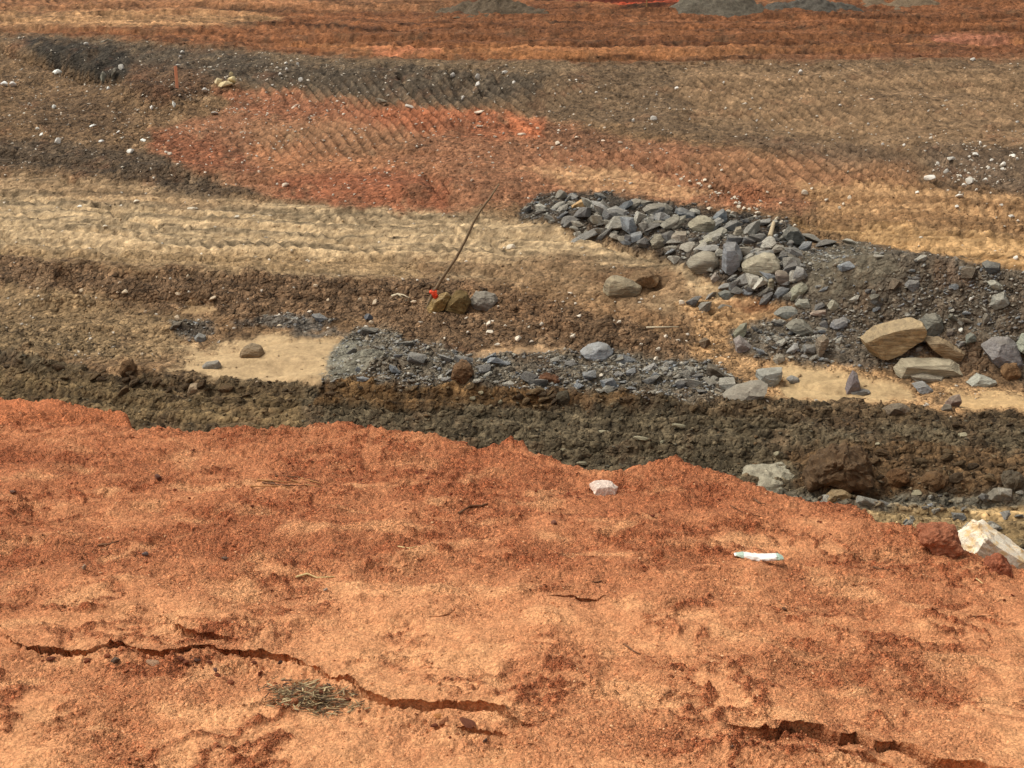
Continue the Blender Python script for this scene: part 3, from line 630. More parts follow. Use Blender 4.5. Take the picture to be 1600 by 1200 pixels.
def hull(points):
    bm = bmesh.new()
    for p in points: bm.verts.new(p)
    r = bmesh.ops.convex_hull(bm, input=bm.verts[:])
    junk = [e for e in (r['geom_interior'] + r['geom_unused']) if isinstance(e, bmesh.types.BMVert)]
    if junk: bmesh.ops.delete(bm, geom=list(set(junk)), context='VERTS')
    bmesh.ops.dissolve_limit(bm, angle_limit=math.radians(8), verts=bm.verts[:], edges=bm.edges[:])
    bmesh.ops.triangulate(bm, faces=bm.faces[:])
    return bm
seedc = [1]; AUTO = []
def outline_rock(name, pts, col, mat, label, cat='rock', thick=.8, cuts=3, smooth=0, rough=.032, group=None, tilt=.25, ground_py=None, front=.8, lift=0., chops=3):
    """a solid stone whose outline, seen from the front, is pts (picture units)"""
    seedc[0] += 1; rd = random.Random(seedc[0])
    pb = max(p[1] for p in pts) if ground_py is None else ground_py; pc = sum(p[0] for p in pts) / len(pts)
    g = at(pc, min(pb - 2, 1190)); dep = math.hypot(g.y, H - g.z)
    wd = (max(p[0] for p in pts) - min(p[0] for p in pts)) * dep / F; ht = (max(p[1] for p in pts) - min(p[1] for p in pts)) * dep / F
    t = thick * min(wd, ht * 1.8); Yp = g.y + t * .3
    W = [on_plane(a, b, Yp) for a, b in pts]; cen = sum(W, Vector()) / len(W)
    P = []
    n = len(W)
    for i in range(n):
        for s in (0, .5):
            p = W[i].lerp(W[(i + 1) % n], s)
            if s and rd.random() < .5: continue
            q_ = p + Vector((0, rd.uniform(-.06, .06) * t, 0)); P.append(q_)
            f = cen + (p - cen) * (front + rd.uniform(-.1, .1)); f.y = Yp - t * .5 * (1 + rd.uniform(-.25, .15)); f.z -= tilt * ht * .35; P.append(f)
            b = cen + (p - cen) * (.72 + rd.uniform(-.1, .1)); b.y = Yp + t * .5 * (1 + rd.uniform(-.25, .15)); b.z -= tilt * ht * .15; P.append(b)
    base = Vector((cen.x, cen.y, min(w_.z for w_ in W))); P = [p - base for p in P]
    bm = hull(P); mid_ = sum(P, Vector()) / len(P)
    if smooth < 3:
        for _ in range(chops):
            nrm = Vector((rd.gauss(0, .8), -abs(rd.gauss(.8, .4)), rd.gauss(.35, .7))).normalized(); ext = max((p - mid_).dot(nrm) for p in P)
            r_ = bmesh.ops.bisect_plane(bm, geom=bm.verts[:] + bm.edges[:] + bm.faces[:], plane_co=mid_ + nrm * ext * rd.uniform(.74, .9), plane_no=nrm, clear_outer=True)
            ed = [e for e in r_['geom_cut'] if isinstance(e, bmesh.types.BMEdge)]
            if ed: bmesh.ops.holes_fill(bm, edges=ed)
        bmesh.ops.triangulate(bm, faces=bm.faces[:])
    me = finish_rock(bm, name, max(wd, ht), cuts, smooth, rough, seedc[0]); me.materials.append(mat)
    if smooth >= 3: me.polygons.foreach_set('use_smooth', [True] * len(me.polygons))
    o = bpy.data.objects.new(name, me); COL.objects.link(o); o.location = base + Vector((0, 0, lift)); o.color = (*lin(col), 1)
    return tag(o, label, cat, group)
# unit stones shared by the many small ones
def unit_rock(seed, smooth, rough, flat=1.0, n=13):
    rd = random.Random(seed); P = []
    for _ in range(n):
        v = Vector((rd.gauss(0, 1), rd.gauss(0, 1), rd.gauss(0, 1))).normalized(); m = max(abs(v.x), abs(v.y), abs(v.z)); v = v * (.55 + .45 / m * .72)
        P.append(v * .5)
    bm = hull(P)
    xs_ = [v.co.x for v in bm.verts]; ys_ = [v.co.y for v in bm.verts]; zs_ = [v.co.z for v in bm.verts]
    for v in bm.verts:
        v.co.x = (v.co.x - min(xs_)) / (max(xs_) - min(xs_)) - .5; v.co.y = (v.co.y - min(ys_)) / (max(ys_) - min(ys_)) - .5; v.co.z = (v.co.z - min(zs_)) / (max(zs_) - min(zs_)) - .5
    return finish_rock(bm, 'stone', 1.0, 1, smooth, rough, seed)
VAR = {}
def variants(mat, smooth, rough, count=12):
    key = mat.name
    if key not in VAR:
        VAR[key] = []
        for i in range(count):
            me = unit_rock(100 + i * 7 + len(key), smooth, rough); me.materials.append(mat); VAR[key].append(me)
    return VAR[key]
variants(M_slate, 0, .055, 20); variants(M_quartz, 1, .03, 10); variants(M_sandst, 1, .03, 8); variants(M_clod, 1, .10, 10); variants(M_near, 1, .04, 6); variants(M_nearclod, 1, .1, 8)
def stone(name, cx, cy, w_, h_, rot, col, mat, label, cat='stone', group=None, depth=1.0, sink=.12, jit=.06):
    rd = random.Random(int(cx * 13 + cy * 7)); g = at(cx, min(cy + h_ * .42, 1190)); dep = math.hypot(g.y, H - g.z)
    W_, H_ = w_ * dep / F, h_ * dep / F; T = depth * (W_ * H_) ** .5 * 1.15
    p = on_plane(cx, cy, g.y + T * .2)
    me = rd.choice(VAR[mat.name]); o = bpy.data.objects.new(name, me); COL.objects.link(o)
    o.location = p - Vector((0, 0, sink * H_)); o.scale = (W_ * 1.06, T, H_ * 1.15)
    o.rotation_euler = (rd.uniform(-.25, .25), math.radians(rot), rd.uniform(-.35, .35))
    c = lin(col) * (1 + rd.uniform(-jit, jit) * 2); o.color = (*np.clip(c, 0, .9), 1)
    if group: AUTO.append((o, name, cx, cy, w_, h_, col, group))
    return tag(o, label, cat, group)

# --- stones that stand out, one by one
GR = (122, 124, 122); BL = (126, 128, 130); TN = (158, 146, 122); DK = (92, 90, 86); PALE = (176, 172, 152)
S_, D_, Q_ = M_slate, M_sandst, M_quartz
outline_rock('rock', [(1347,532),(1372,519),(1400,510),(1438,505),(1443,520),(1432,531),(1405,548),(1378,558),(1360,554)], (172,146,106), D_, 'large tan layered slab tilted up on the rubble heap', thick=.7, cuts=4, rough=.03, tilt=-.1, lift=.03, chops=1, front=.9)
outline_rock('rock', [(1441,526),(1470,528),(1495,538),(1513,551),(1505,560),(1475,560),(1462,545)], (150,124,90), D_, 'brown slab leaning right of the large tan slab over a dark hollow', thick=.7, cuts=4, rough=.03, chops=1)
outline_rock('rock', [(1398,574),(1410,563),(1440,563),(1485,561),(1500,568),(1506,583),(1480,586),(1440,588),(1402,587)], (176,166,140), D_, 'long flat pale slab lying in front of the large tan slab', thick=1.0, cuts=4, rough=.03, chops=1, front=.9)
outline_rock('rock', [(1420,585),(1440,582),(1475,588),(1480,598),(1450,597),(1425,594)], (136,128,112), S_, 'thin grey slab wedged under the long flat pale slab')
outline_rock('rock', [(1424,599),(1445,597),(1458,610),(1450,616),(1430,607)], (138,142,144), S_, 'small bluish flake on the sand below the long pale slab')
outline_rock('rock', [(1436,500),(1445,492),(1461,489),(1472,498),(1476,515),(1466,521),(1445,520)], (116,116,106), S_, 'blocky grey rock standing behind the large tan slab')
outline_rock('rock', [(1318,613),(1325,595),(1332,578),(1339,583),(1343,598),(1346,612)], (112,104,108), S_, 'pointed purplish grey rock standing upright on the sand', thick=1.1, rough=.02)
outline_rock('rock', [(1326,612),(1350,608),(1362,611),(1345,617),(1330,617)], (128,130,130), S_, 'thin grey flake at the foot of the pointed rock')
outline_rock('rock', [(1510,597),(1530,585),(1545,589),(1556,595),(1542,605),(1522,603)], (162,164,152), S_, 'pale wedge-shaped slab right of the long flat slab')
outline_rock('rock', [(1532,540),(1550,528),(1575,526),(1592,540),(1600,560),(1575,570),(1548,564)], (118,116,118), S_, 'broad purplish grey boulder at the right edge of the heap', cuts=4)
outline_rock('rock', [(1585,540),(1600,522),(1625,520),(1640,545),(1620,560)], (140,146,130), S_, 'greenish boulder cut by the right edge of the picture')
outline_rock('rock', [(1562,580),(1570,568),(1588,566),(1594,578),(1588,590),(1570,592)], (120,92,62), M_clod, 'round brown clod beside the pale wedge slab', 'clod', smooth=2, rough=.06)
outline_rock('rock', [(1545,475),(1552,462),(1570,455),(1580,464),(1568,475),(1550,482)], (144,144,134), S_, 'pale grey rock high on the right of the gravel heap')
outline_rock('rock', [(1542,440),(1555,438),(1572,448),(1560,452),(1548,448)], (160,160,146), S_, 'thin pale rock near the crest of the gravel heap at right')
outline_rock('rock', [(1413,445),(1420,437),(1436,437),(1435,452),(1424,455)], (112,114,114), S_, 'square grey rock in the middle of the gravel heap')
outline_rock('rock', [(1534,412),(1545,408),(1566,413),(1560,424),(1540,427)], (78,84,86), S_, 'dark slate piece on the crest of the gravel heap')
outline_rock('rock', [(1130,382),(1136,378),(1152,379),(1161,398),(1156,410),(1140,428),(1126,427),(1128,410)], (134,138,142), S_, 'tall angular blue-grey rock in the middle of the pile', thick=.9, rough=.02)
outline_rock('rock', [(1070,412),(1078,402),(1100,392),(1118,395),(1127,408),(1112,422),(1084,424)], (154,148,132), D_, 'large rounded grey boulder left of the angular blue-grey rock', smooth=3, cuts=4, rough=.02)
outline_rock('rock', [(1158,411),(1178,406),(1194,394),(1210,396),(1220,408),(1212,424),(1188,431),(1162,424)], (184,176,152), D_, 'large pale boulder right of the angular blue-grey rock', smooth=2, cuts=4, rough=.025)
outline_rock('rock', [(1073,350),(1090,337),(1106,337),(1122,350),(1112,360),(1098,364),(1082,358)], (168,162,140), D_, 'peaked pale boulder on top of the rock pile', smooth=1, rough=.02)
outline_rock('rock', [(1112,343),(1120,332),(1130,326),(1136,332),(1136,346),(1124,348)], (112,120,126), S_, 'blue-grey rock standing on the crest of the pile')
outline_rock('rock', [(1054,327),(1066,324),(1084,332),(1088,340),(1074,340),(1058,334)], (112,118,122), S_, 'blue-grey rock behind the peaked pale boulder')
outline_rock('rock', [(1003,327),(1012,320),(1040,317),(1052,326),(1048,336),(1022,335),(1008,332)], (126,122,112), S_, 'dark-undersided slab overhanging on the pile crest')
outline_rock('rock', [(1016,376),(1022,366),(1040,366),(1046,380),(1036,387),(1018,384)], (142,138,122), D_, 'blocky tan-grey rock at the lower edge of the pile')
outline_rock('rock', [(1044,372),(1058,362),(1072,362),(1076,376),(1060,381),(1046,378)], (150,140,126), D_, 'rounded pinkish grey rock beside the blocky tan-grey rock')
outline_rock('rock', [(1048,350),(1062,338),(1074,336),(1064,350),(1052,359),(1046,358)], (124,122,110), S_, 'slanting grey slab left of the peaked pale boulder')
outline_rock('rock', [(1031,352),(1040,344),(1060,335),(1062,340),(1050,352),(1038,358)], (130,128,116), S_, 'second slanting slab, left of the slanting grey one')
outline_rock('rock', [(1098,372),(1110,366),(1134,355),(1136,362),(1120,370),(1106,376)], (138,136,124), S_, 'long grey slab lying below the peaked pale boulder')
outline_rock('rock', [(1092,377),(1106,372),(1120,376),(1120,382),(1094,382)], (182,180,160), D_, 'small pale flat stone left of the angular blue-grey rock')
outline_rock('rock', [(1145,366),(1150,355),(1158,353),(1162,362),(1154,370),(1146,370)], (166,156,136), D_, 'egg-shaped tan stone at the pile crest')
outline_rock('rock', [(1222,368),(1232,352),(1246,356),(1258,372),(1244,380),(1232,378)], (90,92,88), S_, 'dark rounded rock where the pile meets the gravel heap')
outline_rock('rock', [(1210,425),(1218,422),(1230,424),(1236,438),(1224,448),(1212,440)], (142,130,120), D_, 'round brownish stone right of the large pale boulder', smooth=3)
outline_rock('rock', [(1228,463),(1240,448),(1254,441),(1262,447),(1250,458),(1234,465)], (140,140,120), S_, 'slanting greenish slab at the lower right of the pile')
outline_rock('rock', [(1200,450),(1201,436),(1208,434),(1210,446),(1206,458)], (156,148,124), D_, 'small upright tan stone below the large pale boulder')
outline_rock('rock', [(1110,434),(1118,425),(1126,434),(1124,441),(1112,440)], (162,152,142), D_, 'triangular pale stone below the rounded boulder')
outline_rock('rock', [(1122,458),(1132,453),(1155,457),(1150,465),(1134,466),(1125,464)], (92,100,98), S_, 'flat dark green-grey slab at the foot of the pile')
outline_rock('rock', [(1242,475),(1248,467),(1262,467),(1266,476),(1254,481),(1246,480)], (152,152,138), S_, 'pale grey stone on the left flank of the gravel heap')
outline_rock('rock', [(1208,490),(1222,480),(1240,477),(1250,486),(1244,493),(1222,495)], (128,132,126), S_, 'broad grey slab where the sand meets the gravel heap')
outline_rock('rock', [(1265,490),(1274,483),(1290,483),(1292,489),(1278,493)], (182,162,146), D_, 'flat pinkish stone on the gravel heap')
outline_rock('rock', [(1292,478),(1300,467),(1310,475),(1306,484),(1296,484)], (158,154,134), S_, 'pale triangular stone above the flat pinkish stone')
outline_rock('rock', [(1296,510),(1302,502),(1314,498),(1322,494),(1325,502),(1316,513),(1300,513)], (116,118,122), S_, 'blue slate piece in the middle of the rubble')
outline_rock('rock', [(1228,508),(1240,499),(1256,502),(1276,516),(1268,523),(1250,520)], (116,116,106), S_, 'long grey slab capping the small rubble mound')
outline_rock('rock', [(1272,555),(1276,530),(1288,521),(1296,524),(1290,540),(1282,556)], (136,122,104), D_, 'upright tan slab in the rubble mound', thick=.9)
outline_rock('rock', [(1145,520),(1156,507),(1168,504),(1166,515),(1158,527),(1148,530)], (130,132,112), S_, 'greenish slab leaning at the left of the rubble mound')
outline_rock('rock', [(1146,530),(1156,524),(1176,541),(1172,548),(1150,551)], (146,138,134), S_, 'pale mottled rock at the left foot of the rubble mound')
outline_rock('rock', [(1180,588),(1181,578),(1200,577),(1222,575),(1221,592),(1205,600),(1190,597)], (146,148,140), S_, 'pale grey block on the sand left of the pointed rock')
outline_rock('rock', [(1228,592),(1236,586),(1248,590),(1250,598),(1234,600)], (140,140,136), S_, 'rounded grey stone right of the pale grey block', smooth=2)
outline_rock('rock', [(1129,617),(1150,607),(1180,599),(1200,601),(1196,614),(1184,624),(1140,625)], (134,128,116), S_, 'wide flat slab sunk at the edge of the dark track', thick=1.1)
outline_rock('rock', [(1103,583),(1106,568),(1118,572),(1132,583),(1122,588)], (70,62,52), S_, 'dark brown wedge rock at the left end of the sand')
outline_rock('rock', [(1207,562),(1214,553),(1224,555),(1226,560),(1212,568)], (160,152,136), D_, 'small pale slab at the foot of the rubble mound')
outline_rock('rock', [(1372,644),(1392,632),(1410,630),(1422,638),(1412,645)], (92,76,58), S_, 'flat brown slab at the far edge of the dark track')
outline_rock('rock', [(1476,634),(1484,622),(1500,616),(1502,626),(1494,636)], (112,92,82), S_, 'brown fin-shaped rock on the right-hand sand')
outline_rock('rock', [(940,458),(946,438),(958,430),(974,432),(990,441),(1004,448),(998,458),(968,462)], (158,144,116), D_, 'large tan boulder half sunk in the brown bank', smooth=2, cuts=4, rough=.025)
outline_rock('rock', [(982,438),(994,425),(1014,424),(1030,432),(1026,444),(1014,448)], (134,108,78), M_clod, 'cracked brown boulder behind the sunk tan boulder', rough=.05)
outline_rock('rock', [(905,549),(920,540),(934,536),(950,538),(960,550),(950,556),(930,562),(915,556)], (144,150,154), S_, 'blue-grey speckled boulder on the shale band', smooth=2, cuts=4, rough=.025)
outline_rock('rock', [(733,470),(742,459),(756,457),(774,460),(778,470),(768,481),(742,480)], (130,124,114), S_, 'grey boulder right of the mossy brown rock', rough=.05)
outline_rock('rock', [(692,482),(702,466),(718,452),(730,455),(736,472),(728,486)], (112,92,56), M_clod, 'mossy brown rock beside the leaning pole', rough=.07, thick=.7)
outline_rock('rock', [(666,484),(676,468),(690,460),(698,456),(704,462),(694,480),(680,486)], (158,128,72), D_, 'yellow-ochre rock at the foot of the leaning pole', rough=.05, thick=.6)
outline_rock('rock', [(374,556),(380,542),(392,536),(408,541),(414,552),(400,558)], (132,108,78), D_, 'brown boulder sitting on the pale sand', smooth=2, rough=.03)
outline_rock('rock', [(316,572),(322,566),(342,564),(346,572),(330,576)], (128,124,116), S_, 'flat grey stone at the near side of the pale sand')
outline_rock('rock', [(303,528),(310,520),(322,524),(322,533),(308,535)], (122,124,122), S_, 'bluish stone left of the pale sand')
outline_rock('rock', [(265,512),(272,504),(284,502),(280,510),(270,514)], (58,48,40), S_, 'nearly black wedge stone above the pale sand')
outline_rock('rock', [(293,612),(297,600),(308,598),(314,608),(306,617)], (176,150,118), D_, 'tan stone among the clods in front of the sand')
outline_rock('rock', [(188,580),(190,565),(206,562),(214,572),(208,586),(194,588)], (96,72,46), M_clod, 'brown clod at the left beside the dark track', 'clod', rough=.08)
outline_rock('rock', [(704,590),(708,570),(724,563),(738,568),(742,586),(730,595)], (108,82,56), M_clod, 'big brown clod standing on the shale band', 'clod', smooth=2, rough=.09)
outline_rock('rock', [(866,628),(872,612),(886,610),(892,622),(884,630)], (78,70,54), M_clod, 'dark pyramid-shaped clod on the track edge', 'clod')
outline_rock('rock', [(836,592),(850,583),(872,588),(876,598),(850,600)], (108,74,50), M_clod, 'reddish brown clod on the shale band', 'clod', rough=.08)
outline_rock('rock', [(1256,754),(1264,728),(1282,712),(1304,702),(1330,706),(1352,714),(1362,728),(1360,744),(1330,754)], (92,72,50), M_clod, 'huge lumpy brown clod on the dark track', 'clod', smooth=2, cuts=5, rough=.13, thick=.8, chops=4)
outline_rock('rock', [(1286,758),(1300,730),(1330,722),(1356,728),(1352,752),(1320,760)], (104,80,54), M_clod, 'lighter brown lump against the huge clod', 'clod', smooth=2, cuts=4, rough=.09, thick=.8)
outline_rock('rock', [(1156,760),(1160,742),(1186,733),(1215,735),(1240,742),(1262,760),(1262,782),(1210,782)], (156,150,128), S_, 'large flat mottled slab showing behind the red clay edge', cuts=5, rough=.06, thick=1.2, ground_py=752, chops=5)
outline_rock('rock', [(1288,776),(1300,767),(1320,766),(1332,774),(1322,782),(1296,783)], (146,118,76), D_, 'tan stone below the huge brown clod')
outline_rock('rock', [(1470,640),(1476,632),(1486,632),(1488,640),(1476,644)], (88,80,70), S_, 'small dark stone on the edge of the track at right')
outline_rock('rock', [(1382,748),(1392,735),(1410,732),(1420,742),(1412,756),(1390,756)], (100,72,44), M_clod, 'medium brown clod right of the huge clod', 'clod', smooth=2, rough=.1)
outline_rock('rock', [(1436,752),(1450,740),(1470,738),(1482,748),(1470,760),(1446,762)], (98,74,48), M_clod, 'rough clod in the middle of the row at right', 'clod', smooth=2, rough=.1)
outline_rock('rock', [(1560,752),(1572,738),(1592,736),(1600,750),(1590,762),(1566,762)], (88,78,62), M_clod, 'dark clod in the row at the right picture edge', 'clod', smooth=2, rough=.1)
outline_rock('rock', [(1540,775),(1552,765),(1580,764),(1586,776),(1560,784)], (106,102,92), S_, 'grey shale lump below the dark clod')
# on the near clay
outline_rock('rock', [(1495,848),(1502,830),(1518,814),(1530,817),(1545,826),(1560,842),(1582,852),(1606,868),(1604,884),(1560,886),(1520,880),(1498,868)], (240,228,204), M_quartzd, 'large white and ochre quartz boulder beyond the red clay edge', ground_py=876, cuts=5, rough=.06, thick=.6, front=.85, chops=1)
outline_rock('rock', [(919,758),(930,753),(956,753),(966,760),(962,769),(950,774),(932,770)], (226,204,186), M_near, 'white and pink stone lying near the red clay edge', cuts=4, rough=.05, chops=2)
outline_rock('clod', [(1434,842),(1440,826),(1456,820),(1484,820),(1497,832),(1500,858),(1484,864),(1450,852)], (160,100,70), M_nearclod, 'large red clay clod beside the white quartz boulder', 'clod', smooth=1, cuts=5, rough=.10, chops=3)
outline_rock('clod', [(1536,890),(1546,876),(1560,868),(1574,878),(1580,892),(1560,896)], (152,90,62), M_nearclod, 'jagged red clay clod in front of the white quartz boulder', 'clod', cuts=4, rough=.12)

# --- pale stones, by hand from the photograph: (x, y, width, height, tilt)
WH = {
 'on the brown heap at far left': ([(7,130,10,8,0),(21,131,12,9,0),(88,112,15,8,15),(169,137,5,5,0),(84,166,7,6,30),(59,201,6,6,0),(64,210,6,6,0),(146,196,12,5,10),(90,218,11,12,0),(204,235,12,8,0),(224,219,10,5,-30),(158,220,9,4,0),(184,206,7,4,20),(237,167,5,7,0),(125,322,8,4,0),(272,162,5,12,20)], (240,234,222)),
 'on the dark slope below the far road': ([(285,81,7,6,0),(282,88,5,5,0),(321,140,10,8,0),(438,116,7,7,0),(448,108,5,7,0),(470,124,7,8,0),(447,98,6,4,0),(465,99,5,6,0),(426,133,5,4,0),(135,68,8,6,0),(790,112,13,7,-20),(707,117,8,9,0),(746,118,8,11,0),(746,131,7,8,0),(724,152,5,8,0),(803,128,6,5,0),(907,143,5,4,0),(932,144,5,4,0),(1026,148,5,4,0),(1057,137,6,5,0),(1021,185,12,9,-10),(989,188,5,5,0),(1251,112,10,8,0),(1520,92,9,5,0),(1131,128,4,4,0),(1313,164,6,4,0),(1357,194,6,5,0),(1379,225,5,5,0),(1413,226,6,5,0),(1183,188,5,4,0),(1077,186,5,4,0),(1451,173,5,4,0),(1590,190,7,6,0),(900,125,5,4,0),(1036,203,5,4,0)], (214,208,196)),
 'in the white scatter on the right slope': ([(1532,223,6,8,20),(1583,243,13,8,0),(1566,256,12,8,0),(1551,250,9,6,-20),(1487,247,17,7,-8),(1524,240,9,6,-20),(1515,244,6,4,0),(1454,277,19,9,0),(1478,267,10,8,20),(1499,277,9,10,-30),(1515,282,13,11,0),(1507,289,10,7,0),(1540,281,10,8,-20),(1500,305,13,6,0),(1567,263,8,5,0),(1559,285,6,5,0),(1465,255,6,6,0),(1590,248,6,5,0),(1545,262,5,5,0),(1525,296,6,4,0),(1433,300,6,5,0),(1580,337,10,5,0),(1495,322,6,4,0),(1588,402,10,8,0),(1565,320,6,4,0)], (226,220,206)),
 'in the trail of pebbles above the rock pile': ([(1065,279,8,5,0),(1078,283,7,4,0),(1092,287,8,5,0),(1101,281,6,5,0),(1109,291,6,6,0),(1139,301,6,4,0),(1148,308,7,6,0),(1150,317,7,6,0),(1155,322,9,6,0),(1163,325,6,6,0),(1171,326,7,5,0),(1185,332,9,6,0),(1109,325,10,6,0),(1138,329,9,5,0),(1145,331,7,4,0),(1257,300,12,9,-20),(1269,294,6,4,0),(1328,308,8,10,20),(1242,352,8,6,0),(1214,341,7,7,0),(1221,346,7,6,0),(1219,317,5,5,0),(1199,300,5,4,0),(1318,318,5,5,0),(1312,324,5,5,0)], (216,202,178)),
 'on the red clay slope': ([(461,166,13,6,30),(447,288,12,8,0),(265,240,8,6,0),(295,229,8,4,0),(405,268,5,5,0),(749,197,8,3,0),(815,209,14,4,0),(830,194,8,4,0),(840,200,6,4,0),(751,211,10,3,0),(662,206,5,5,0),(943,220,9,5,0),(969,222,8,4,0),(901,214,8,4,0),(871,223,7,6,0),(864,230,8,6,0),(884,231,5,4,0),(877,227,5,4,0),(945,199,6,3,0),(586,262,5,4,0),(738,281,5,6,0),(750,174,20,4,5),(975,297,5,5,0),(893,250,6,4,0)], (218,200,176)),
 'on the tan terrace': ([(214,314,12,6,15),(300,325,17,5,0),(165,353,9,5,10),(456,392,5,8,0),(798,385,16,9,0),(788,388,6,6,0),(370,338,8,4,0),(814,397,4,6,0),(556,352,5,4,0)], (218,206,182)),
 'in the brown bank left of the leaning pole': ([(294,432,5,10,0),(196,456,10,9,0),(184,457,5,5,0),(278,459,10,6,0),(332,465,12,8,10),(128,453,9,7,0),(59,451,5,5,0),(187,441,6,4,20),(277,496,8,9,20),(493,446,8,6,0),(371,472,6,4,0),(513,468,6,6,0),(48,449,5,6,0),(227,486,6,5,0),(245,433,5,5,0),(138,478,5,4,0),(561,468,9,8,0),(585,472,8,10,0),(646,471,10,5,10),(580,503,8,7,0),(438,508,13,4,0),(222,553,5,5,0),(402,597,6,5,0)], (206,186,156)),
 'in the brown bank right of the leaning pole': ([(763,505,8,10,10),(765,518,12,5,-10),(810,528,12,11,0),(828,510,8,4,0),(895,525,8,12,-40),(966,503,11,5,15),(1028,545,9,8,0),(1025,559,8,8,0),(1002,538,6,5,0),(1065,472,10,9,0),(939,586,6,5,0),(776,538,12,6,0),(694,505,5,4,0),(695,528,5,5,0),(700,437,5,5,0),(779,479,5,5,0),(1040,525,7,6,0),(1022,463,4,4,0),(790,509,6,5,0)], (216,204,182)),
 'on the dark haul track': ([(739,622,10,6,0),(781,628,9,9,0),(943,675,18,6,0),(1036,690,10,9,0),(908,723,18,6,0),(1001,684,26,7,0),(752,613,9,6,0),(1206,662,12,4,0),(1371,693,7,5,0),(895,733,14,5,0),(880,702,10,5,0),(1215,708,13,9,0),(1500,678,10,5,0),(1060,664,24,6,-8),(1505,679,12,6,0),(1430,770,20,7,0)], (142,134,108)),
}
for where, (lst, col) in WH.items():
    for s in lst:
        x_, y_, w_, h_, rt = s
        stone('pale_stone', x_, y_, w_, h_, -rt, col, M_quartz, None, 'stone', f'pale stones {where}', jit=.08)
# upright slabs and other odd pieces
for a in [(163,119,10,15,-25,(150,146,128),'pale grey slab sticking up in the dark trench at left'),(189,105,9,11,0,(210,204,190),'white block at the right end of the dark trench'),
          (178,112,7,13,10,(140,132,116),'narrow grey slab in the dark trench beside the white block'),
          (640,166,16,7,30,(196,186,170),'oblong pale stone where the dark slope meets the red clay'),(596,157,18,5,10,(150,138,118),'thin grey stone left of the oblong pale stone'),
          (336,176,13,5,0,(170,162,150),'flat grey piece below the yellow rubble'),(350,131,26,9,-12,(214,194,150),'long yellowish block in the yellow rubble'),
          (363,124,12,13,30,(218,200,150),'standing yellowish block in the yellow rubble'),(361,115,7,9,0,(206,186,140),'topmost small block of the yellow rubble'),
          (341,126,13,11,-20,(220,200,158),'leftmost tilted block of the yellow rubble'),(372,133,12,8,30,(150,112,78),'brown block at the right of the yellow rubble'),
          (500,496,24,11,0,(116,122,128),'bluish stone among dark shale above the sand'),(577,495,15,11,0,(96,104,116),'dark blue stone left of the pole'),
          (576,516,28,9,0,(124,124,118),'flat grey slab on top of the shale mound'),(635,535,26,10,5,(130,130,124),'grey slab right of the shale mound top'),
          (1101,535,18,16,0,(112,88,64),'brown block at the left edge of the right-hand sand'),(1213,368,8,9,0,(206,206,200),'white cube-like stone beside the wooden post end'),
          (1518,466,7,7,0,(220,216,204),'small white stone high on the gravel heap'),(1502,515,9,8,0,(226,224,210),'bright white stone right of the large tan slab'),
          (1540,497,11,17,0,(130,122,108),'narrow upright stone on the gravel heap'),(1490,497,9,18,-35,(122,122,110),'leaning slab right of the blocky grey rock'),
          (1510,500,26,6,15,(126,112,94),'thin tan slab lying on the gravel heap'),(1515,528,16,18,20,(126,132,122),'greenish stone right of the bright white stone'),
          (1484,519,10,12,0,(110,98,88),'small brown stone beside the blocky grey rock'),(1520,425,34,16,0,(104,90,74),'brown lump on the crest of the gravel heap'),
          (1400,445,22,20,20,(108,92,74),'brown lumpy stone in the middle of the gravel heap'),(1367,463,16,9,-20,(124,122,110),'flat stone left of the brown lumpy one'),
          (1378,400,30,6,12,(168,162,146),'long pale slab on the crest of the gravel heap'),(1330,378,30,9,15,(174,168,152),'pale slab at the upper left crest of the gravel heap')]:
    stone('stone', a[0], a[1], a[2], a[3], a[4] if a[0] != 163 else -20, a[5], M_slate if a[5][0] < 160 else M_quartz, a[6])
# --- the rock pile: placed and filler stones
PILE = [(906,318,20,9),(880,326,16,10),(858,340,14,8),(846,330,14,6),(918,317,22,10),(912,332,18,12),(935,326,24,20),(948,322,12,14),(893,344,24,10),(870,322,18,7),(888,350,14,9),
 (932,344,18,12),(955,338,18,12),(963,330,20,10),(970,345,28,18),(990,352,30,16),(1000,340,14,16),(1008,357,14,18),(1016,345,12,14),(975,322,26,8),(990,318,18,8),(945,365,20,7),(918,366,34,7),(903,365,10,8),
 (965,370,18,8),(985,372,14,9),(994,370,12,10),(1006,378,12,10),(1018,356,16,12),(1035,338,16,10),(1026,330,18,8),(1075,386,18,12),(1095,388,16,12),(1105,388,20,10),(1052,388,22,8),(1055,404,18,10),
 (1115,352,20,10),(1140,352,24,10),(1150,375,18,14),(1165,390,20,12),(1120,370,16,8),(1175,356,26,10),(1185,372,22,10),(1200,380,18,12),(1215,388,14,10),(1170,402,16,8),(1225,400,16,14),(1238,410,20,14),(1230,416,14,18),
 (1165,436,16,14),(1175,440,20,16),(1185,444,26,12),(1148,442,10,12),(1136,446,18,8),(1152,452,14,8),(1168,455,12,10),(1195,455,14,8),(1220,455,18,8),(1178,424,20,8),(1145,435,12,9),(1240,430,14,16),(1250,425,16,14),
 (1108,465,16,8),(1100,478,16,9),(1130,478,18,7),(1085,470,16,10),(1248,465,12,7),(1195,465,16,7),(1205,350,14,8),(1190,348,18,7),(1268,372,24,9),(1290,380,24,9),(1255,385,20,10),(1240,392,18,10)]
GREYS = [(158,158,154),(136,144,150),(176,173,160),(120,121,119),(188,184,170),(160,154,140),(102,104,106),(144,141,132)]
rdp = random.Random(3)
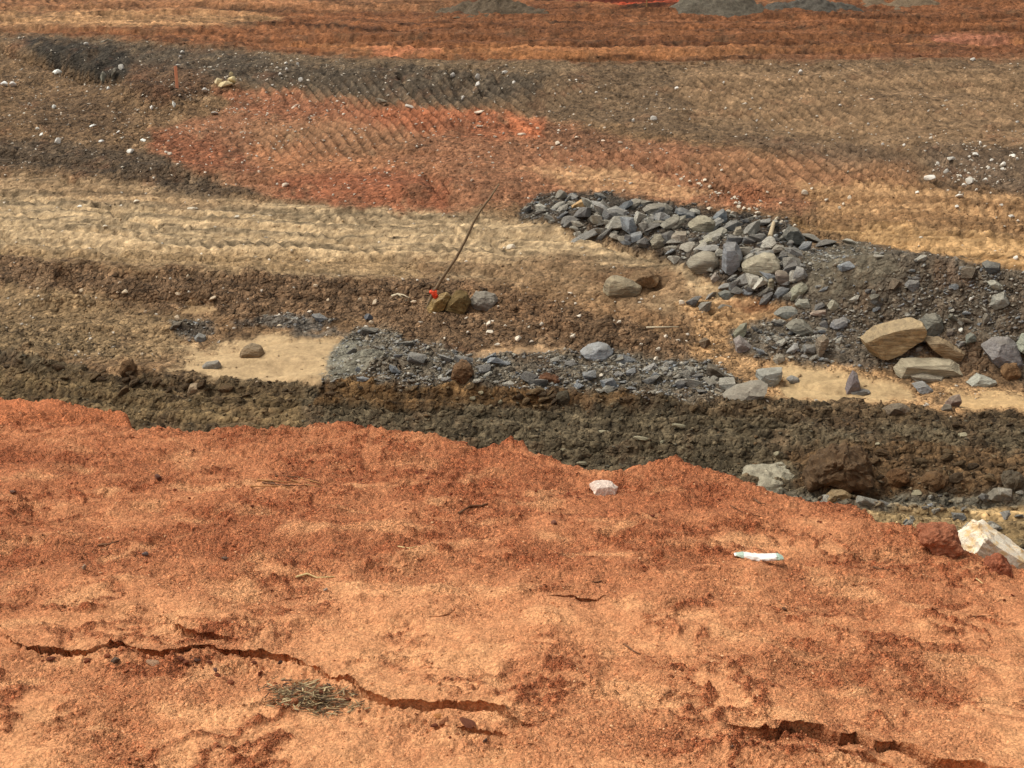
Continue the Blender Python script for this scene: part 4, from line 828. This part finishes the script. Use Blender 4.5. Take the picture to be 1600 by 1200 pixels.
for (x_, y_, w_, h_) in PILE:
    c = rdp.choice(GREYS) if (x_, y_) != (906, 318) else (208, 166, 110)
    lab = 'flat orange-tan stone near the left end of the rock pile' if c == (208,166,110) else 'angular grey stone packed among the others in the rock pile'
    stone('pile_stone', x_, y_, w_ * rdp.uniform(1.1, 1.8), h_ * rdp.uniform(1.0, 1.6), rdp.uniform(-45, 35), c, M_slate, lab, 'stone', 'loose grey stones of the rock pile', jit=.12)
def inside(P, x_, y_):
    c = False; n = len(P)
    for i in range(n):
        a, b = P[i], P[(i + 1) % n]
        if (a[1] > y_) != (b[1] > y_) and x_ < (b[0] - a[0]) * (y_ - a[1]) / (b[1] - a[1]) + a[0]: c = not c
    return c
def scatter(P, n, smin, smax, cols, mat, name, label, group, power=2.2):
    k_ = 0; tries = 0; x0, x1 = min(p[0] for p in P), max(p[0] for p in P); y0, y1 = min(p[1] for p in P), max(p[1] for p in P)
    while k_ < n:
        x_, y_ = rdp.uniform(x0, x1), rdp.uniform(y0, y1)
        if not inside(P, x_, y_): continue
        if mat is not M_nearclod and y_ > L(EDGE, x_) - 3: continue
        if mat is M_nearclod and y_ < L(EDGE, x_) + 6: continue
        s = smin + (smax - smin) * rdp.random() ** power
        stone(name, x_, y_, s * rdp.uniform(.9, 1.6), s * rdp.uniform(.35, .75), rdp.uniform(-35, 30), rdp.choice(cols), mat, label, 'stone', group, jit=.14); k_ += 1
scatter([(812,330),(850,306),(925,301),(1010,314),(1130,335),(1225,347),(1258,372),(1242,465),(1180,460),(1120,440),(1060,398),(960,374),(870,350)], 110, 9, 22, GREYS, M_slate, 'pile_stone', 'angular grey stone packed among the others in the rock pile', 'loose grey stones of the rock pile')
scatter([(1245,385),(1330,382),(1450,398),(1560,415),(1640,440),(1640,590),(1500,556),(1400,560),(1280,560),(1240,470)], 90, 5, 18, GREYS, M_slate, 'heap_stone', 'loose grey stone half buried in the dark gravel heap', 'loose stones on the gravel heap', 3)
scatter([(1150,515),(1230,495),(1330,500),(1340,560),(1280,570),(1180,556)], 60, 6, 17, GREYS, M_slate, 'mound_stone', 'angular grey stone in the small rubble mound by the sand', 'loose stones of the small rubble mound')
scatter([(510,595),(560,520),(640,534),(760,552),(960,554),(1100,568),(1180,615),(900,612),(700,600)], 85, 5, 17, GREYS, M_slate, 'shale_piece', 'flat grey shale piece in the band beside the dark track', 'shale pieces of the grey band', 2.6)
scatter([(510,590),(560,522),(640,538),(760,556),(960,556),(1100,570),(1180,612),(900,606),(700,594)], 34, 14, 32, GREYS, M_slate, 'shale_piece', 'flat grey shale piece', 'shale pieces of the grey band', 1.6)
scatter([(1150,775),(1350,775),(1600,768),(1640,830),(1500,822),(1300,815),(1180,790)], 30, 8, 24, GREYS + [(150,130,96)], M_slate, 'shale_piece', 'grey shale piece on the track behind the red clay edge', 'shale pieces behind the clay edge', 2.4)
CL = [(92,72,48),(102,82,56),(82,66,46),(112,92,64)]
scatter([(-20,548),(140,572),(280,592),(500,598),(800,603),(1000,616),(1000,632),(700,622),(480,620),(200,612),(-20,575)], 80, 6, 20, CL, M_clod, 'earth_clod', 'brown earth clod in the ridge along the dark track', 'earth clods along the dark track', 2.0)
scatter([(1250,705),(1420,695),(1610,715),(1610,770),(1400,765),(1250,760)], 40, 8, 24, CL, M_clod, 'earth_clod', 'brown earth clod in the churned strip at right', 'earth clods in the churned strip', 2.0)
scatter([(1080,628),(1350,640),(1610,652),(1610,672),(1300,660),(1080,645)], 30, 5, 14, CL, M_clod, 'earth_clod', 'small brown clod on the far edge of the track at right', 'small clods on the track edge', 2.0)
CLR = [(156,80,50),(168,92,58),(144,72,46)]
scatter([(0,700),(460,690),(640,700),(800,715),(920,760),(1180,770),(1360,830),(1600,930),(1600,960),(1200,840),(800,800),(300,790),(0,760)], 45, 4, 9, CLR, M_nearclod, 'clay_crumb', 'small dark red clay crumb near the clay edge', 'clay crumbs near the clay edge', 2.5)
scatter([(0,1015),(220,1020),(420,1030),(560,1090),(800,1150),(760,1170),(500,1110),(300,1050),(0,1045)], 45, 4, 13, [(166,96,62),(152,84,54),(184,118,78)], M_nearclod, 'clay_crumb', 'clay crumb fallen into the slump crack', 'clay crumbs in the slump crack', 2.5)
for (x_, y_, w_, h_, c, lb) in [(227,864,12,6,(128,106,98),'small dark grey stone on the clay at left'),(352,872,12,6,(140,110,90),'small grey-brown stone right of the dark grey one'),(181,1030,18,8,(130,104,84),'grey pebble just below the left crack'),
        (237,1035,22,9,(204,160,124),'pale flat pebble below the left crack'),(336,1046,7,7,(140,104,90),'small grey pebble below the middle of the crack'),(509,920,7,5,(226,214,196),'tiny white pebble below the pale twig'),
        (462,1064,22,6,(214,150,98),'orange flat pebble above the straw patch'),(132,885,8,8,(190,158,130),'tiny pinkish pebble at left'),(20,768,12,5,(134,98,80),'dark pebble near the left edge of the clay'),(247,744,12,7,(134,92,76),'dark pebble high on the clay at left'),
        (866,816,12,8,(150,98,76),'dull dark pebble in the middle of the clay'),(1143,1165,7,7,(134,108,92),'grey pebble under the right-hand crack'),(758,1155,8,8,(124,100,86),'grey pebble near the short crack'),(438,1034,7,7,(92,66,58),'dark chip lying in the crack'),
        (306,1030,20,5,(110,74,56),'dark brown flake below the crack'),(683,1118,14,6,(222,150,88),'orange pebble below the middle crack'),(1226,951,8,5,(128,92,66),'small dark pebble in the right of the clay'),(729,1128,30,8,(142,84,58),'brown clay lump by the middle crack')]:
    stone('pebble', x_, y_, w_, h_, rdp.uniform(-15, 15), c, M_near, lb, 'pebble')

# ------------------------------------------------------------------ tubes, sticks, straw
def tube(name, pts, radii, mat, sides=8, parent=None):
    bm = bmesh.new(); rings = []
    for i, p in enumerate(pts):
        p = Vector(p); d = (Vector(pts[min(i + 1, len(pts) - 1)]) - Vector(pts[max(i - 1, 0)])).normalized()
        a = d.orthogonal().normalized(); b = d.cross(a)
        rings.append([bm.verts.new(p + (a * math.cos(t) + b * math.sin(t)) * radii[i]) for t in [2 * math.pi * k_ / sides for k_ in range(sides)]])
    for i in range(len(rings) - 1):
        for k_ in range(sides):
            f = bm.faces.new((rings[i][k_], rings[i][(k_ + 1) % sides], rings[i + 1][(k_ + 1) % sides], rings[i + 1][k_])); f.smooth = True
    bm.faces.new(rings[0][::-1]); bm.faces.new(rings[-1])
    me = bpy.data.meshes.new(name); bm.to_mesh(me); bm.free(); me.materials.append(mat)
    o = bpy.data.objects.new(name, me); COL.objects.link(o)
    if parent: o.parent = parent
    return o
def box_between(name, a, b, w_, t_, mat, parent=None, roll=0.):
    a, b = Vector(a), Vector(b); d = (b - a); Ln = d.length
    bm = bmesh.new(); bmesh.ops.create_cube(bm, size=1); 
    for v in bm.verts: v.co = Vector((v.co.x * w_ * (1 if v.co.z > 0 else .9), v.co.y * t_, (v.co.z + .5) * Ln))
    bmesh.ops.bevel(bm, geom=bm.edges[:], offset=min(w_, t_) * .12, segments=2, affect='EDGES')
    me = bpy.data.meshes.new(name); bm.to_mesh(me); bm.free(); me.materials.append(mat)
    o = bpy.data.objects.new(name, me); COL.objects.link(o); o.rotation_euler = (d.to_track_quat('Z', 'Y') @ Matrix.Rotation(roll, 3, 'Z').to_quaternion()).to_euler()
    if parent: o.parent = parent
    o.location = a; return o
def empty(name, loc):
    o = bpy.data.objects.new(name, None); COL.objects.link(o); o.location = loc; o.empty_display_size = .1; return o
# leaning pole with tape
g = at(667, 480); root = empty('leaning_pole', g)
tag(root, 'thin bare pole leaning right with orange tape tied near its foot', 'pole')
line = [(664,483),(676,460),(690,436),(712,404),(727,376),(740,347),(752,327),(766,309),(780,287)]
P = [on_plane(a, b, g.y - .02 + i * .03) - g for i, (a, b) in enumerate(line)]
P[0].z -= .08
tube('shaft', P, [.030,.028,.027,.025,.023,.021,.019,.017,.011], M_wood, 8, root)
a = on_plane(664, 482, g.y - .07) - g; b = on_plane(679, 450, g.y - .07) - g
box_between('stub_lath', a - Vector((0, 0, .06)), b, .045, .025, flat_mat('grey_lath', (152, 140, 116), .8, 14), root)
kn = on_plane(677, 456, g.y - .09) - g
tube('tape_knot', [kn + Vector((.05 * math.cos(t) , .05 * math.sin(t), .01 * math.sin(3 * t))) for t in np.linspace(0, 6.2, 14)], [.022] * 14, M_tape, 6, root)
def ribbon(name, pts, wv, mat, parent):
    bm = bmesh.new(); v0 = None
    for p in pts:
        a_ = bm.verts.new(Vector(p) - Vector(wv)); b_ = bm.verts.new(Vector(p) + Vector(wv))
        if v0: bm.faces.new((v0[0], v0[1], b_, a_))
        v0 = (a_, b_)
    r = bmesh.ops.solidify(bm, geom=bm.faces[:], thickness=.003)
    me = bpy.data.meshes.new(name); bm.to_mesh(me); bm.free(); me.materials.append(mat); o = bpy.data.objects.new(name, me); COL.objects.link(o); o.parent = parent; return o
ribbon('tape_tail', [kn + Vector((.02, -.06, .01)), kn + Vector((.06, -.09, -.04)), kn + Vector((.05, -.08, -.10)), kn + Vector((.09, -.10, -.15))], (.025, .01, .006), M_tape, root)
ribbon('tape_tail', [kn + Vector((-.02, -.06, .01)), kn + Vector((.00, -.09, -.03)), kn + Vector((.03, -.10, -.09))], (.022, -.01, .008), M_tape, root)
# orange survey lath
g = at(276, 136)
o = box_between('survey_stake', on_plane(277, 139, g.y), on_plane(274, 103, g.y + .1), .075, .02, M_stake, roll=.2); tag(o, 'orange painted survey lath standing in the brown heap at upper left', 'stake')
stone('pale_stone', 279, 102, 10, 4, 0, (224,216,200), M_quartz, 'flat white piece on the ground behind the orange lath', 'stone')
# wood bits
def stick(pts, r_, mat, label, name='stick', lift=.4, cat='stick'):
    W = []
    for (a_, b_) in pts:
        p = at(a_, b_); W.append(p + Vector((0, 0, r_ * lift)))
    c = W[0].copy(); n = len(W)
    if n == 2: W = [W[0], W[0].lerp(W[1], .5) + Vector((0, 0, r_ * .3)), W[1]]; n = 3
    o = tube(name, [w_ - c for w_ in W], [r_ * (1 - .5 * i / (n - 1)) for i in range(n)], mat, 6); o.location = c
    return tag(o, label, cat)
stick([(462,901),(480,898),(495,904),(523,902)], .0045, M_twig, 'pale crooked twig lying flat on the red clay')
stick([(716,800),(735,792),(752,790),(762,787)], .006, M_dtwig, 'brown twig with tapering end on the clay')
stick([(154,854),(170,850),(188,845)], .0045, M_dtwig, 'short brown twig on the clay at left')
stick([(915,907),(930,911),(940,908)], .003, M_dtwig, 'tiny dark twig right of the middle of the clay')
stick([(1365,886),(1378,888),(1390,891)], .0035, M_dtwig, 'thin black twig in the right part of the clay')
stick([(1142,790),(1165,802),(1205,810)], .0025, M_dtwig, 'long hair-thin root near the clay edge')
stick([(1178,780),(1188,786),(1196,788)], .004, M_dtwig, 'short dark root close to the clay edge')
stick([(622,855),(640,857),(652,854)], .0025, M_twig, 'tiny pale straw below the smooth dimple')
stick([(1525,905),(1538,914)], .0025, M_twig, 'single pale straw near the right edge of the clay')
stick([(975,1008),(990,1018),(1000,1022)], .003, M_dtwig, 'short grey twig low in the middle of the clay')
stick([(1520,964),(1560,962)], .0025, M_dtwig, 'fine brown root near the right edge')
stick([(1203,371),(1209,350),(1215,342)], .045, flat_mat('bleached_wood', (190, 170, 136), .8, 10), 'bleached broken branch end sticking out of the rock pile crest')
stick([(158,66),(168,62),(176,64)], .035, flat_mat('grey_wood', (176, 166, 146), .8, 10), 'grey bent branch piece on the dark slope at upper left')
stick([(612,463),(622,462),(636,470)], .03, flat_mat('bleached_root', (206, 192, 162), .8, 10), 'bleached root lying left of the leaning pole')
stick([(622,462),(630,462),(640,466)], .02, bpy.data.materials['bleached_root'], 'thinner bleached root beside the first')
stick([(1010,512),(1036,513),(1060,512)], .02, bpy.data.materials['bleached_root'], 'long thin pale stick in the brown bank below the sunk boulder')
for i, (a_, b_) in enumerate([((402,750),(470,757)),((410,756),(480,760)),((392,760),(455,761)),((430,745),(498,752)),((455,752),(500,762)),((415,752),(440,762)),((470,748),(502,758))]):
    stick([a_, ((a_[0] + b_[0]) / 2, (a_[1] + b_[1]) / 2 - 1), b_], .0035, M_dtwig if i % 2 else flat_mat('dull_straw', (168, 120, 74), .8, 40), 'dull brown straw stalk in the loose bundle on the clay', 'straw_stalk', .6, 'straw')
    bpy.context.scene.objects[-1]
for o, d_ in zip([o for o in COL.objects if o.name.startswith('straw_stalk')], ['longest upper', 'long middle', 'lowest and leftmost', 'topmost', 'short right-hand', 'middle slanting', 'short upper right']):
    o['group'] = 'straw stalks of the loose bundle'; o['label'] = f'{d_} straw stalk in the loose dull bundle on the clay'
# thin pole far away at the top
g = at(1010, 13); tag(tube('marker_rod', [g - Vector((0, 0, .1)), g + Vector((0.01, 0, .8)), g + Vector((-.02, 0, 1.8))], [.02, .018, .014], M_twig, 6), 'thin pale rod standing on the far road before the red bank', 'rod')
# wrapper: crumpled white sleeve with teal ends
def wrapper():
    g = at(1182, 876); root = empty('plastic_wrapper', g)
    tag(root, 'crumpled white and teal plastic wrapper lying on the red clay', 'wrapper')
    L0, L1 = on_plane(1141, 869, g.y + .015) - g, on_plane(1223, 875, g.y - .01) - g
    def seg(name, t0, t1, mat, sc):
        bm = bmesh.new(); rings = []; n = 22; m = 18
        for i in range(n + 1):
            t = t0 + (t1 - t0) * i / n; c = L0.lerp(L1, t); c.z = max(c.z, 0) * .0 + .012 + .003 * math.sin(t * 9)
            wv = np.interp(t, [0, .06, .25, .6, .93, 1], [.002, .008, .017, .020, .019, .013]) * sc; hv = np.interp(t, [0, .1, .4, .9, 1], [.001, .005, .011, .010, .004]) * sc
            rr = []
            for k_ in range(m):
                a_ = 2 * math.pi * k_ / m; cr = 1 + .22 * mnoise.noise(Vector((t * 14, math.cos(a_) * 2, math.sin(a_) * 2)))
                rr.append(bm.verts.new(c + Vector((0.1 * wv * math.sin(a_), math.cos(a_) * wv * cr, math.sin(a_) * hv * cr))))
            rings.append(rr)
        for i in range(n):
            for k_ in range(m): bm.faces.new((rings[i][k_], rings[i][(k_ + 1) % m], rings[i + 1][(k_ + 1) % m], rings[i + 1][k_]))
        bm.faces.new(rings[0][::-1]); bm.faces.new(rings[-1])
        me = bpy.data.meshes.new(name); bm.to_mesh(me); bm.free(); me.materials.append(mat); o = bpy.data.objects.new(name, me); COL.objects.link(o); o.parent = root; return o
    seg('sleeve', 0, .86, M_film, 1); seg('end_band', .865, 1, M_teal, 1.0); seg('printed_band', .10, .24, M_teal, 1.05)
    return root
wrapper()

# ------------------------------------------------------------------ stuff: chips, crumbs, straw
def chips(name, C3, S, RGB, label, seed, flatness=.6):
    """many tiny angular bits joined into one mesh"""
    r = np.random.default_rng(seed); n = len(C3)
    base = np.array([[1,0,0],[-1,0,0],[0,1,0],[0,-1,0],[0,0,1],[0,0,-1]], float) * .5
    V = np.repeat(base[None], n, 0) * r.uniform(.7, 1.2, (n, 6, 1)) + r.normal(0, .09, (n, 6, 3))
    V[:, :, 2] *= flatness; V[:, :, 0] *= r.uniform(.8, 1.7, (n, 1))
    a = r.random(n) * 6.28; ca, sa = np.cos(a)[:, None], np.sin(a)[:, None]
    x_ = V[..., 0] * ca - V[..., 1] * sa; y_ = V[..., 0] * sa + V[..., 1] * ca; b = r.normal(0, .35, n); cb, sb = np.cos(b)[:, None], np.sin(b)[:, None]
    z_ = V[..., 2] * cb + x_ * sb; x_ = x_ * cb - V[..., 2] * sb
    V = np.stack([x_, y_, z_], -1) * S[:, None, None] + C3[:, None, :]
    fb = np.array([[0,2,4],[2,1,4],[1,3,4],[3,0,4],[2,0,5],[1,2,5],[3,1,5],[0,3,5]]); Fc = (fb[None] + (np.arange(n) * 6)[:, None, None]).reshape(-1)
    me = bpy.data.meshes.new(name); me.vertices.add(n * 6); me.vertices.foreach_set('co', V.astype(np.float32).ravel())
    me.loops.add(len(Fc)); me.loops.foreach_set('vertex_index', Fc.astype(np.int32)); f = len(Fc) // 3
    me.polygons.add(f); me.polygons.foreach_set('loop_start', np.arange(0, f * 3, 3, dtype=np.int32))
    at_ = me.attributes.new('soil', 'FLOAT_COLOR', 'POINT'); cc = np.ones((n, 6, 4), np.float32); cc[:, :, :3] = RGB[:, None, :]; at_.data.foreach_set('color', cc.ravel())
    me.update(calc_edges=True); me.materials.append(M_chip); o = bpy.data.objects.new(name, me); COL.objects.link(o)
    return tag(o, label, name.split('_')[-1], kind='stuff')
def pick(wt, n):
    wt = wt.ravel(); c = np.cumsum(wt); return np.searchsorted(c, rng.random(n) * c[-1])
# one grid cell covers about one picture element: weight by it gives an even look with distance
vis = (PXf > -120) & (PXf < 1720) & (PYf > -30) & (PYf < 1230)
flatX, flatY, flatZ = X.ravel(), Y.ravel(), Z.ravel()
def jitter(idx, s):
    yv = flatY[idx]; return np.stack([flatX[idx] + rng.normal(0, 1, len(idx)) * s, yv + rng.normal(0, 1, len(idx)) * s, flatZ[idx]], 1)
wt = np.zeros((NR, NC)); wt[r0:] = vis[r0:] * (ki == 5) * CH * np.clip(.4 + 1.5 * fbm(xs, ys, 1.2, 3, 410), .05, 2)
i_ = pick(wt, 17000); s = .018 + .075 * rng.random(len(i_)) ** 3.2
gcol = np.array([lin(c) for c in GREYS + [(160,156,140),(110,96,78),(96,84,68)]]); rc = .6 * gcol[rng.integers(0, len(gcol), len(i_))] * rng.uniform(.6, 1.35, (len(i_), 1)) + .4 * CA.reshape(-1, 4)[i_][:, :3]
chips('shale_gravel', jitter(i_, .01), s, rc, 'loose grey shale gravel over the rubble heaps and bands', 1)
wt = np.zeros((NR, NC)); wt[r0:] = vis[r0:] * ((ki == 3) * (.3 + CH) + (ki == 4) * .10)
i_ = pick(wt, 17000); s = .02 + .07 * rng.random(len(i_)) ** 2.6
ccol = np.array([lin(c) for c in [(96,82,58),(108,92,66),(120,106,80),(84,68,46),(132,118,92),(104,78,48),(90,88,74)]]); base_c = CA.reshape(-1, 4)[i_][:, :3]
rc = .55 * ccol[rng.integers(0, len(ccol), len(i_))] * rng.uniform(.8, 1.3, (len(i_), 1)) + .45 * base_c
chips('track_rubble', jitter(i_, .01), s, rc, 'crushed shale chips and mud crumbs churned into the dark haul track', 2, .5)
wt = np.zeros((NR, NC)); wt[r0:] = vis[r0:] * ((ki == 0) | (ki == 2) | (ki == 1)) * (.12 + R ** 2)
i_ = pick(wt, 17000); s = .015 + .05 * rng.random(len(i_)) ** 3
base_c = CA.reshape(-1, 4)[i_][:, :3]; rc = base_c * rng.uniform(.6, 1.5, (len(i_), 1))
chips('soil_crumbs', jitter(i_, .01), s, np.clip(rc, 0, .9), 'loose brown and red soil crumbs over the slopes and terrace', 3, .8)
wt = np.zeros((NR, NC)); clus = np.clip(fbm(xs, ys, .8, 3, 400) * 2.2, 0, 1) + .15; clus = clus + 3 * np.exp(-((pxm - 1520) / 70) ** 2 - ((pym - 270) / 40) ** 2) + 2 * np.exp(-((pym - (280 + (pxm - 1060) * .40)) / 12) ** 2) * ((pxm > 1050) & (pxm < 1350)) + 1.5 * np.exp(-((pxm - 420) / 330) ** 2 - ((pym - 150) / 80) ** 2)
wt[r0:] = vis[r0:] * ((ki == 2) + .35 * (ki == 0)) * clus
i_ = pick(wt, 2600); s = .025 + .07 * rng.random(len(i_)) ** 2.5
chips('quartz_chips', jitter(i_, .02), s, lin((216, 204, 184)) * rng.uniform(.6, 1.1, (len(i_), 1)), 'tiny white quartz chips sprinkled over the far slopes', 4, .7)
wt = np.zeros((NR, NC)); wt[:r0] = vis[:r0] * (Q[:r0] < 2.3) * (.25 + rm) * (Y[:r0] > 1.9)
i_ = pick(wt, 32000); s = .0025 + .0085 * rng.random(len(i_)) ** 3.5
base_c = CA.reshape(-1, 4)[i_][:, :3]; rc = base_c * rng.uniform(.6, 1.35, (len(i_), 1)); wsel = rng.random(len(i_)) < .05; rc[wsel] = lin((226, 176, 130))
rc = np.clip(rc, 0, .9)
chips('clay_grains', jitter(i_, .0015), s, rc, 'fine red and tan clay grains covering the near bank', 5, .8)
# straw mat: many short flat blades in one mesh
def straw_patch():
    bm = bmesh.new(); lay = bm.verts.layers.float_color.new('soil'); r = random.Random(9); g = at(478, 1093)
    for k_ in range(700):
        while True:
            a_, b_ = r.gauss(0, .36), r.gauss(0, .36)
            if a_ * a_ + b_ * b_ < 1: break
        px_, py_ = 486 + a_ * 88 + 8 * math.sin(b_ * 9), 1090 + b_ * 30 + a_ * 12
        p = at(px_, py_); th = r.gauss(.15, .75); ln = r.uniform(.004, .022); d = Vector((math.cos(th), math.sin(th), r.uniform(-.08, .15))) * ln; sd_ = Vector((-math.sin(th), math.cos(th), 0)) * r.uniform(.0005, .0019)
        p = p + Vector((0, 0, r.uniform(.000, .0055) * (1 - .6 * (a_ * a_ + b_ * b_)))) - g
        c = lin(r.choice([(158,136,100),(134,112,80),(190,168,126),(106,84,60),(124,102,74),(78,60,46),(150,104,70)]))
        vs = [bm.verts.new(q_) for q_ in (p - d - sd_, p - d + sd_, p + d * .2 + sd_ * 1.1 + Vector((0, 0, .001)), p + d + sd_ * .4, p + d - sd_ * .4, p + d * .2 - sd_ * 1.1)]
        low = [bm.verts.new(v.co - Vector((0, 0, .0012))) for v in vs]
        for v in vs + low: v[lay] = (*c, 1)
        bm.faces.new(vs); bm.faces.new(low[::-1])
        for q_ in range(6): bm.faces.new((vs[q_], low[q_], low[(q_ + 1) % 6], vs[(q_ + 1) % 6]))
    me = bpy.data.meshes.new('straw_litter'); bm.to_mesh(me); bm.free(); me.materials.append(M_straw); o = bpy.data.objects.new('straw_litter', me); COL.objects.link(o); o.location = g
    tag(o, 'matted patch of grey-tan straw litter below the crack', 'straw', kind='stuff')
straw_patch()

# ------------------------------------------------------------------ spoil heaps on the far side of the road
def heap(cx, cy, wpx, hm, col, label):
    g = at(cx, cy); dep = math.hypot(g.y, H - g.z); rx = wpx * dep / F / 2; n, m = 40, 72
    vs, fs = [], []
    for i in range(n + 1):
        t = i / n
        for j in range(m):
            a_ = 2 * math.pi * j / m; e = 1 + .18 * mnoise.noise(Vector((math.cos(a_) * 1.5 + cx, math.sin(a_) * 1.5, 0)))
            x_, y_ = math.cos(a_) * rx * t * e, math.sin(a_) * rx * .6 * t * e
            z_ = hm * (math.cos(min(t, 1) * math.pi) * .5 + .5) ** .8 * (1 + .5 * mnoise.noise(Vector((x_ * .6 + cx, y_ * .6, 3)))) + .22 * mnoise.fractal(Vector((x_ * 1.1 + cx, y_ * 1.1, 0)), .6, 2.1, 6) * (1 - t * .4) - .16 * t
            vs.append((x_, y_, z_))
    for i in range(n):
        for j in range(m): fs.append((i * m + j, i * m + (j + 1) % m, (i + 1) * m + (j + 1) % m, (i + 1) * m + j))
    me = bpy.data.meshes.new('spoil_heap'); me.from_pydata(vs, [], fs); me.materials.append(M_clod); me.polygons.foreach_set('use_smooth', [True] * len(fs)); me.update()
    o = bpy.data.objects.new('spoil_heap', me); COL.objects.link(o); o.location = g + Vector((0, rx * .45, 0)); o.color = (*lin(col), 1); tag(o, label, 'heap')
heap(775, 20, 190, .35, (96, 82, 64), 'low grey-brown spoil heap behind the middle of the far road')
heap(1120, 22, 220, .6, (100, 92, 78), 'grey spoil heap with stones right of the pale rod')
heap(1270, 17, 170, .35, (88, 82, 72), 'dark grey low heap right of the stony grey one')
heap(1420, 12, 300, .45, (116, 98, 76), 'long tan-grey heap at the upper right')
heap(1000, 4, 260, 1.4, (112, 58, 42), 'deep red bank behind the pale rod')
# ------------------------------------------------------------------ labels of the many small stones: look, then the nearest landmark
MARKS = [(276,120,'the orange lath'),(355,128,'the yellow rubble'),(165,118,'the dark trench'),(640,166,'the oblong stone under the dark slope'),(780,290,'the tip of the leaning pole'),(670,482,'the foot of the leaning pole'),
 (752,470,'the boulder beside the mossy rock'),(970,447,'the sunk tan boulder'),(932,549,'the blue-grey boulder'),(395,547,'the boulder on the pale sand'),(720,580,'the big clod on the shale'),(1310,728,'the huge clod'),
 (1400,744,'the medium clod'),(1395,533,'the tilted tan slab'),(1450,576,'the long flat slab'),(1330,597,'the pointed rock'),(1200,588,'the pale grey block'),(1530,596,'the pale wedge slab'),(1568,548,'the purplish boulder'),
 (1458,505,'the rock behind the tan slab'),(1424,445,'the square grey rock'),(1560,468,'the pale rock high on the heap'),(1550,418,'the dark slate on the crest'),(1145,403,'the angular blue-grey rock'),(1098,408,'the rounded boulder'),
 (1190,412,'the pale boulder'),(1097,350,'the peaked pale boulder'),(1030,376,'the blocky tan-grey rock'),(906,318,'the orange-tan pile stone'),(1210,356,'the bleached branch end'),(1240,367,'the dark rock joining pile and heap'),
 (1250,520,'the slab capping the rubble mound'),(1160,537,'the mottled rock at the mound foot'),(1282,540,'the upright tan slab'),(1235,486,'the broad slab by the sand'),(1165,612,'the sunk slab by the track'),(1116,578,'the dark wedge rock'),
 (1205,755,'the mottled slab behind the clay edge'),(1545,845,'the white quartz boulder'),(1465,842,'the red clod'),(940,763,'the white stone on the clay'),(1182,872,'the plastic wrapper'),(484,1092,'the straw patch'),
 (492,901,'the pale twig'),(450,755,'the loose straw bundle'),(740,795,'the brown twig'),(304,608,'the tan stone by the sand'),(201,574,'the clod at the left'),(273,508,'the black wedge stone'),(635,534,'the slab right of the shale mound'),
 (1010,8,'the pale rod'),(1316,774,'the tan stone under the huge clod'),(1487,628,'the brown fin-shaped rock'),(1395,638,'the flat brown slab'),(1575,750,'the dark clod at the right edge'),(879,620,'the pyramid-shaped clod')]
def colour_word(c):
    r_, g_, b_ = c; m_ = (r_ + g_ + b_) / 3
    if m_ > 195: return 'white'
    if r_ - b_ > 70: return 'red-brown' if g_ < r_ * .6 else ('tan' if m_ > 130 else 'brown')
    if r_ - b_ > 30: return 'tan' if m_ > 125 else 'brown'
    if b_ > r_: return 'bluish'
    return 'pale grey' if m_ > 142 else ('dark grey' if m_ < 112 else 'mid-grey')
NOUN = {'pale_stone': 'stone', 'pile_stone': 'pile stone', 'heap_stone': 'heap stone', 'mound_stone': 'mound stone', 'shale_piece': 'shale piece', 'earth_clod': 'earth clod', 'clay_crumb': 'clay crumb', 'pebble': 'pebble'}
ORD = ['nearest', 'second-nearest', 'third-nearest', 'fourth-nearest', 'fifth-nearest', 'sixth-nearest', 'seventh-nearest', 'eighth-nearest', 'ninth-nearest', 'tenth-nearest']
bins = {}; POS = {t[0].name: (t[2], t[3]) for t in AUTO}
for (o, nm, x_, y_, w_, h_, c_, grp) in AUTO:
    mk = min(MARKS, key=lambda m_: math.hypot(m_[0] - x_, (m_[1] - y_) * 1.6)); dx, dy = x_ - mk[0], (y_ - mk[1]) * 1.6
    rel = ('right of' if dx > 0 else 'left of') if abs(dx) > abs(dy) else ('below' if dy > 0 else 'above')
    shp = 'upright' if h_ > w_ * 1.15 else ('flat' if w_ > h_ * 1.9 else ('oblong' if w_ > h_ * 1.35 else 'chunky'))
    bins.setdefault((colour_word(c_), shp, NOUN.get(nm, 'stone'), rel, mk[2]), []).append((math.hypot(dx, dy / 1.6), o))
for (cw, shp, nn, rel, mk), lst in bins.items():
    lst.sort(key=lambda t: t[0])
    for i, (d_, o) in enumerate(lst):
        if i < len(ORD): o['label'] = (ORD[i] + ' ' if len(lst) > 1 else '') + f'{cw} {shp} {nn} {rel} {mk}'
        else:
            m2 = sorted(MARKS, key=lambda m_: math.hypot(m_[0] - POS[o.name][0], m_[1] - POS[o.name][1]))[1 + (i - len(ORD)) % 3][2]
            lb = f'{cw} {shp} {nn} between {mk} and {m2}'; o['label'] = lb if len(lb.split()) <= 16 else f'{cw} {nn} between {mk} and {m2}'
seen_m = set(); tri = 0
for o in COL.objects:
    if o.type == 'MESH' and o.data.name not in seen_m: seen_m.add(o.data.name); tri += len(o.data.loops) - 2 * len(o.data.polygons)
print('TERRAIN', NR, NC, r0); print('OBJECTS', len(COL.objects), 'TRIANGLES', tri)
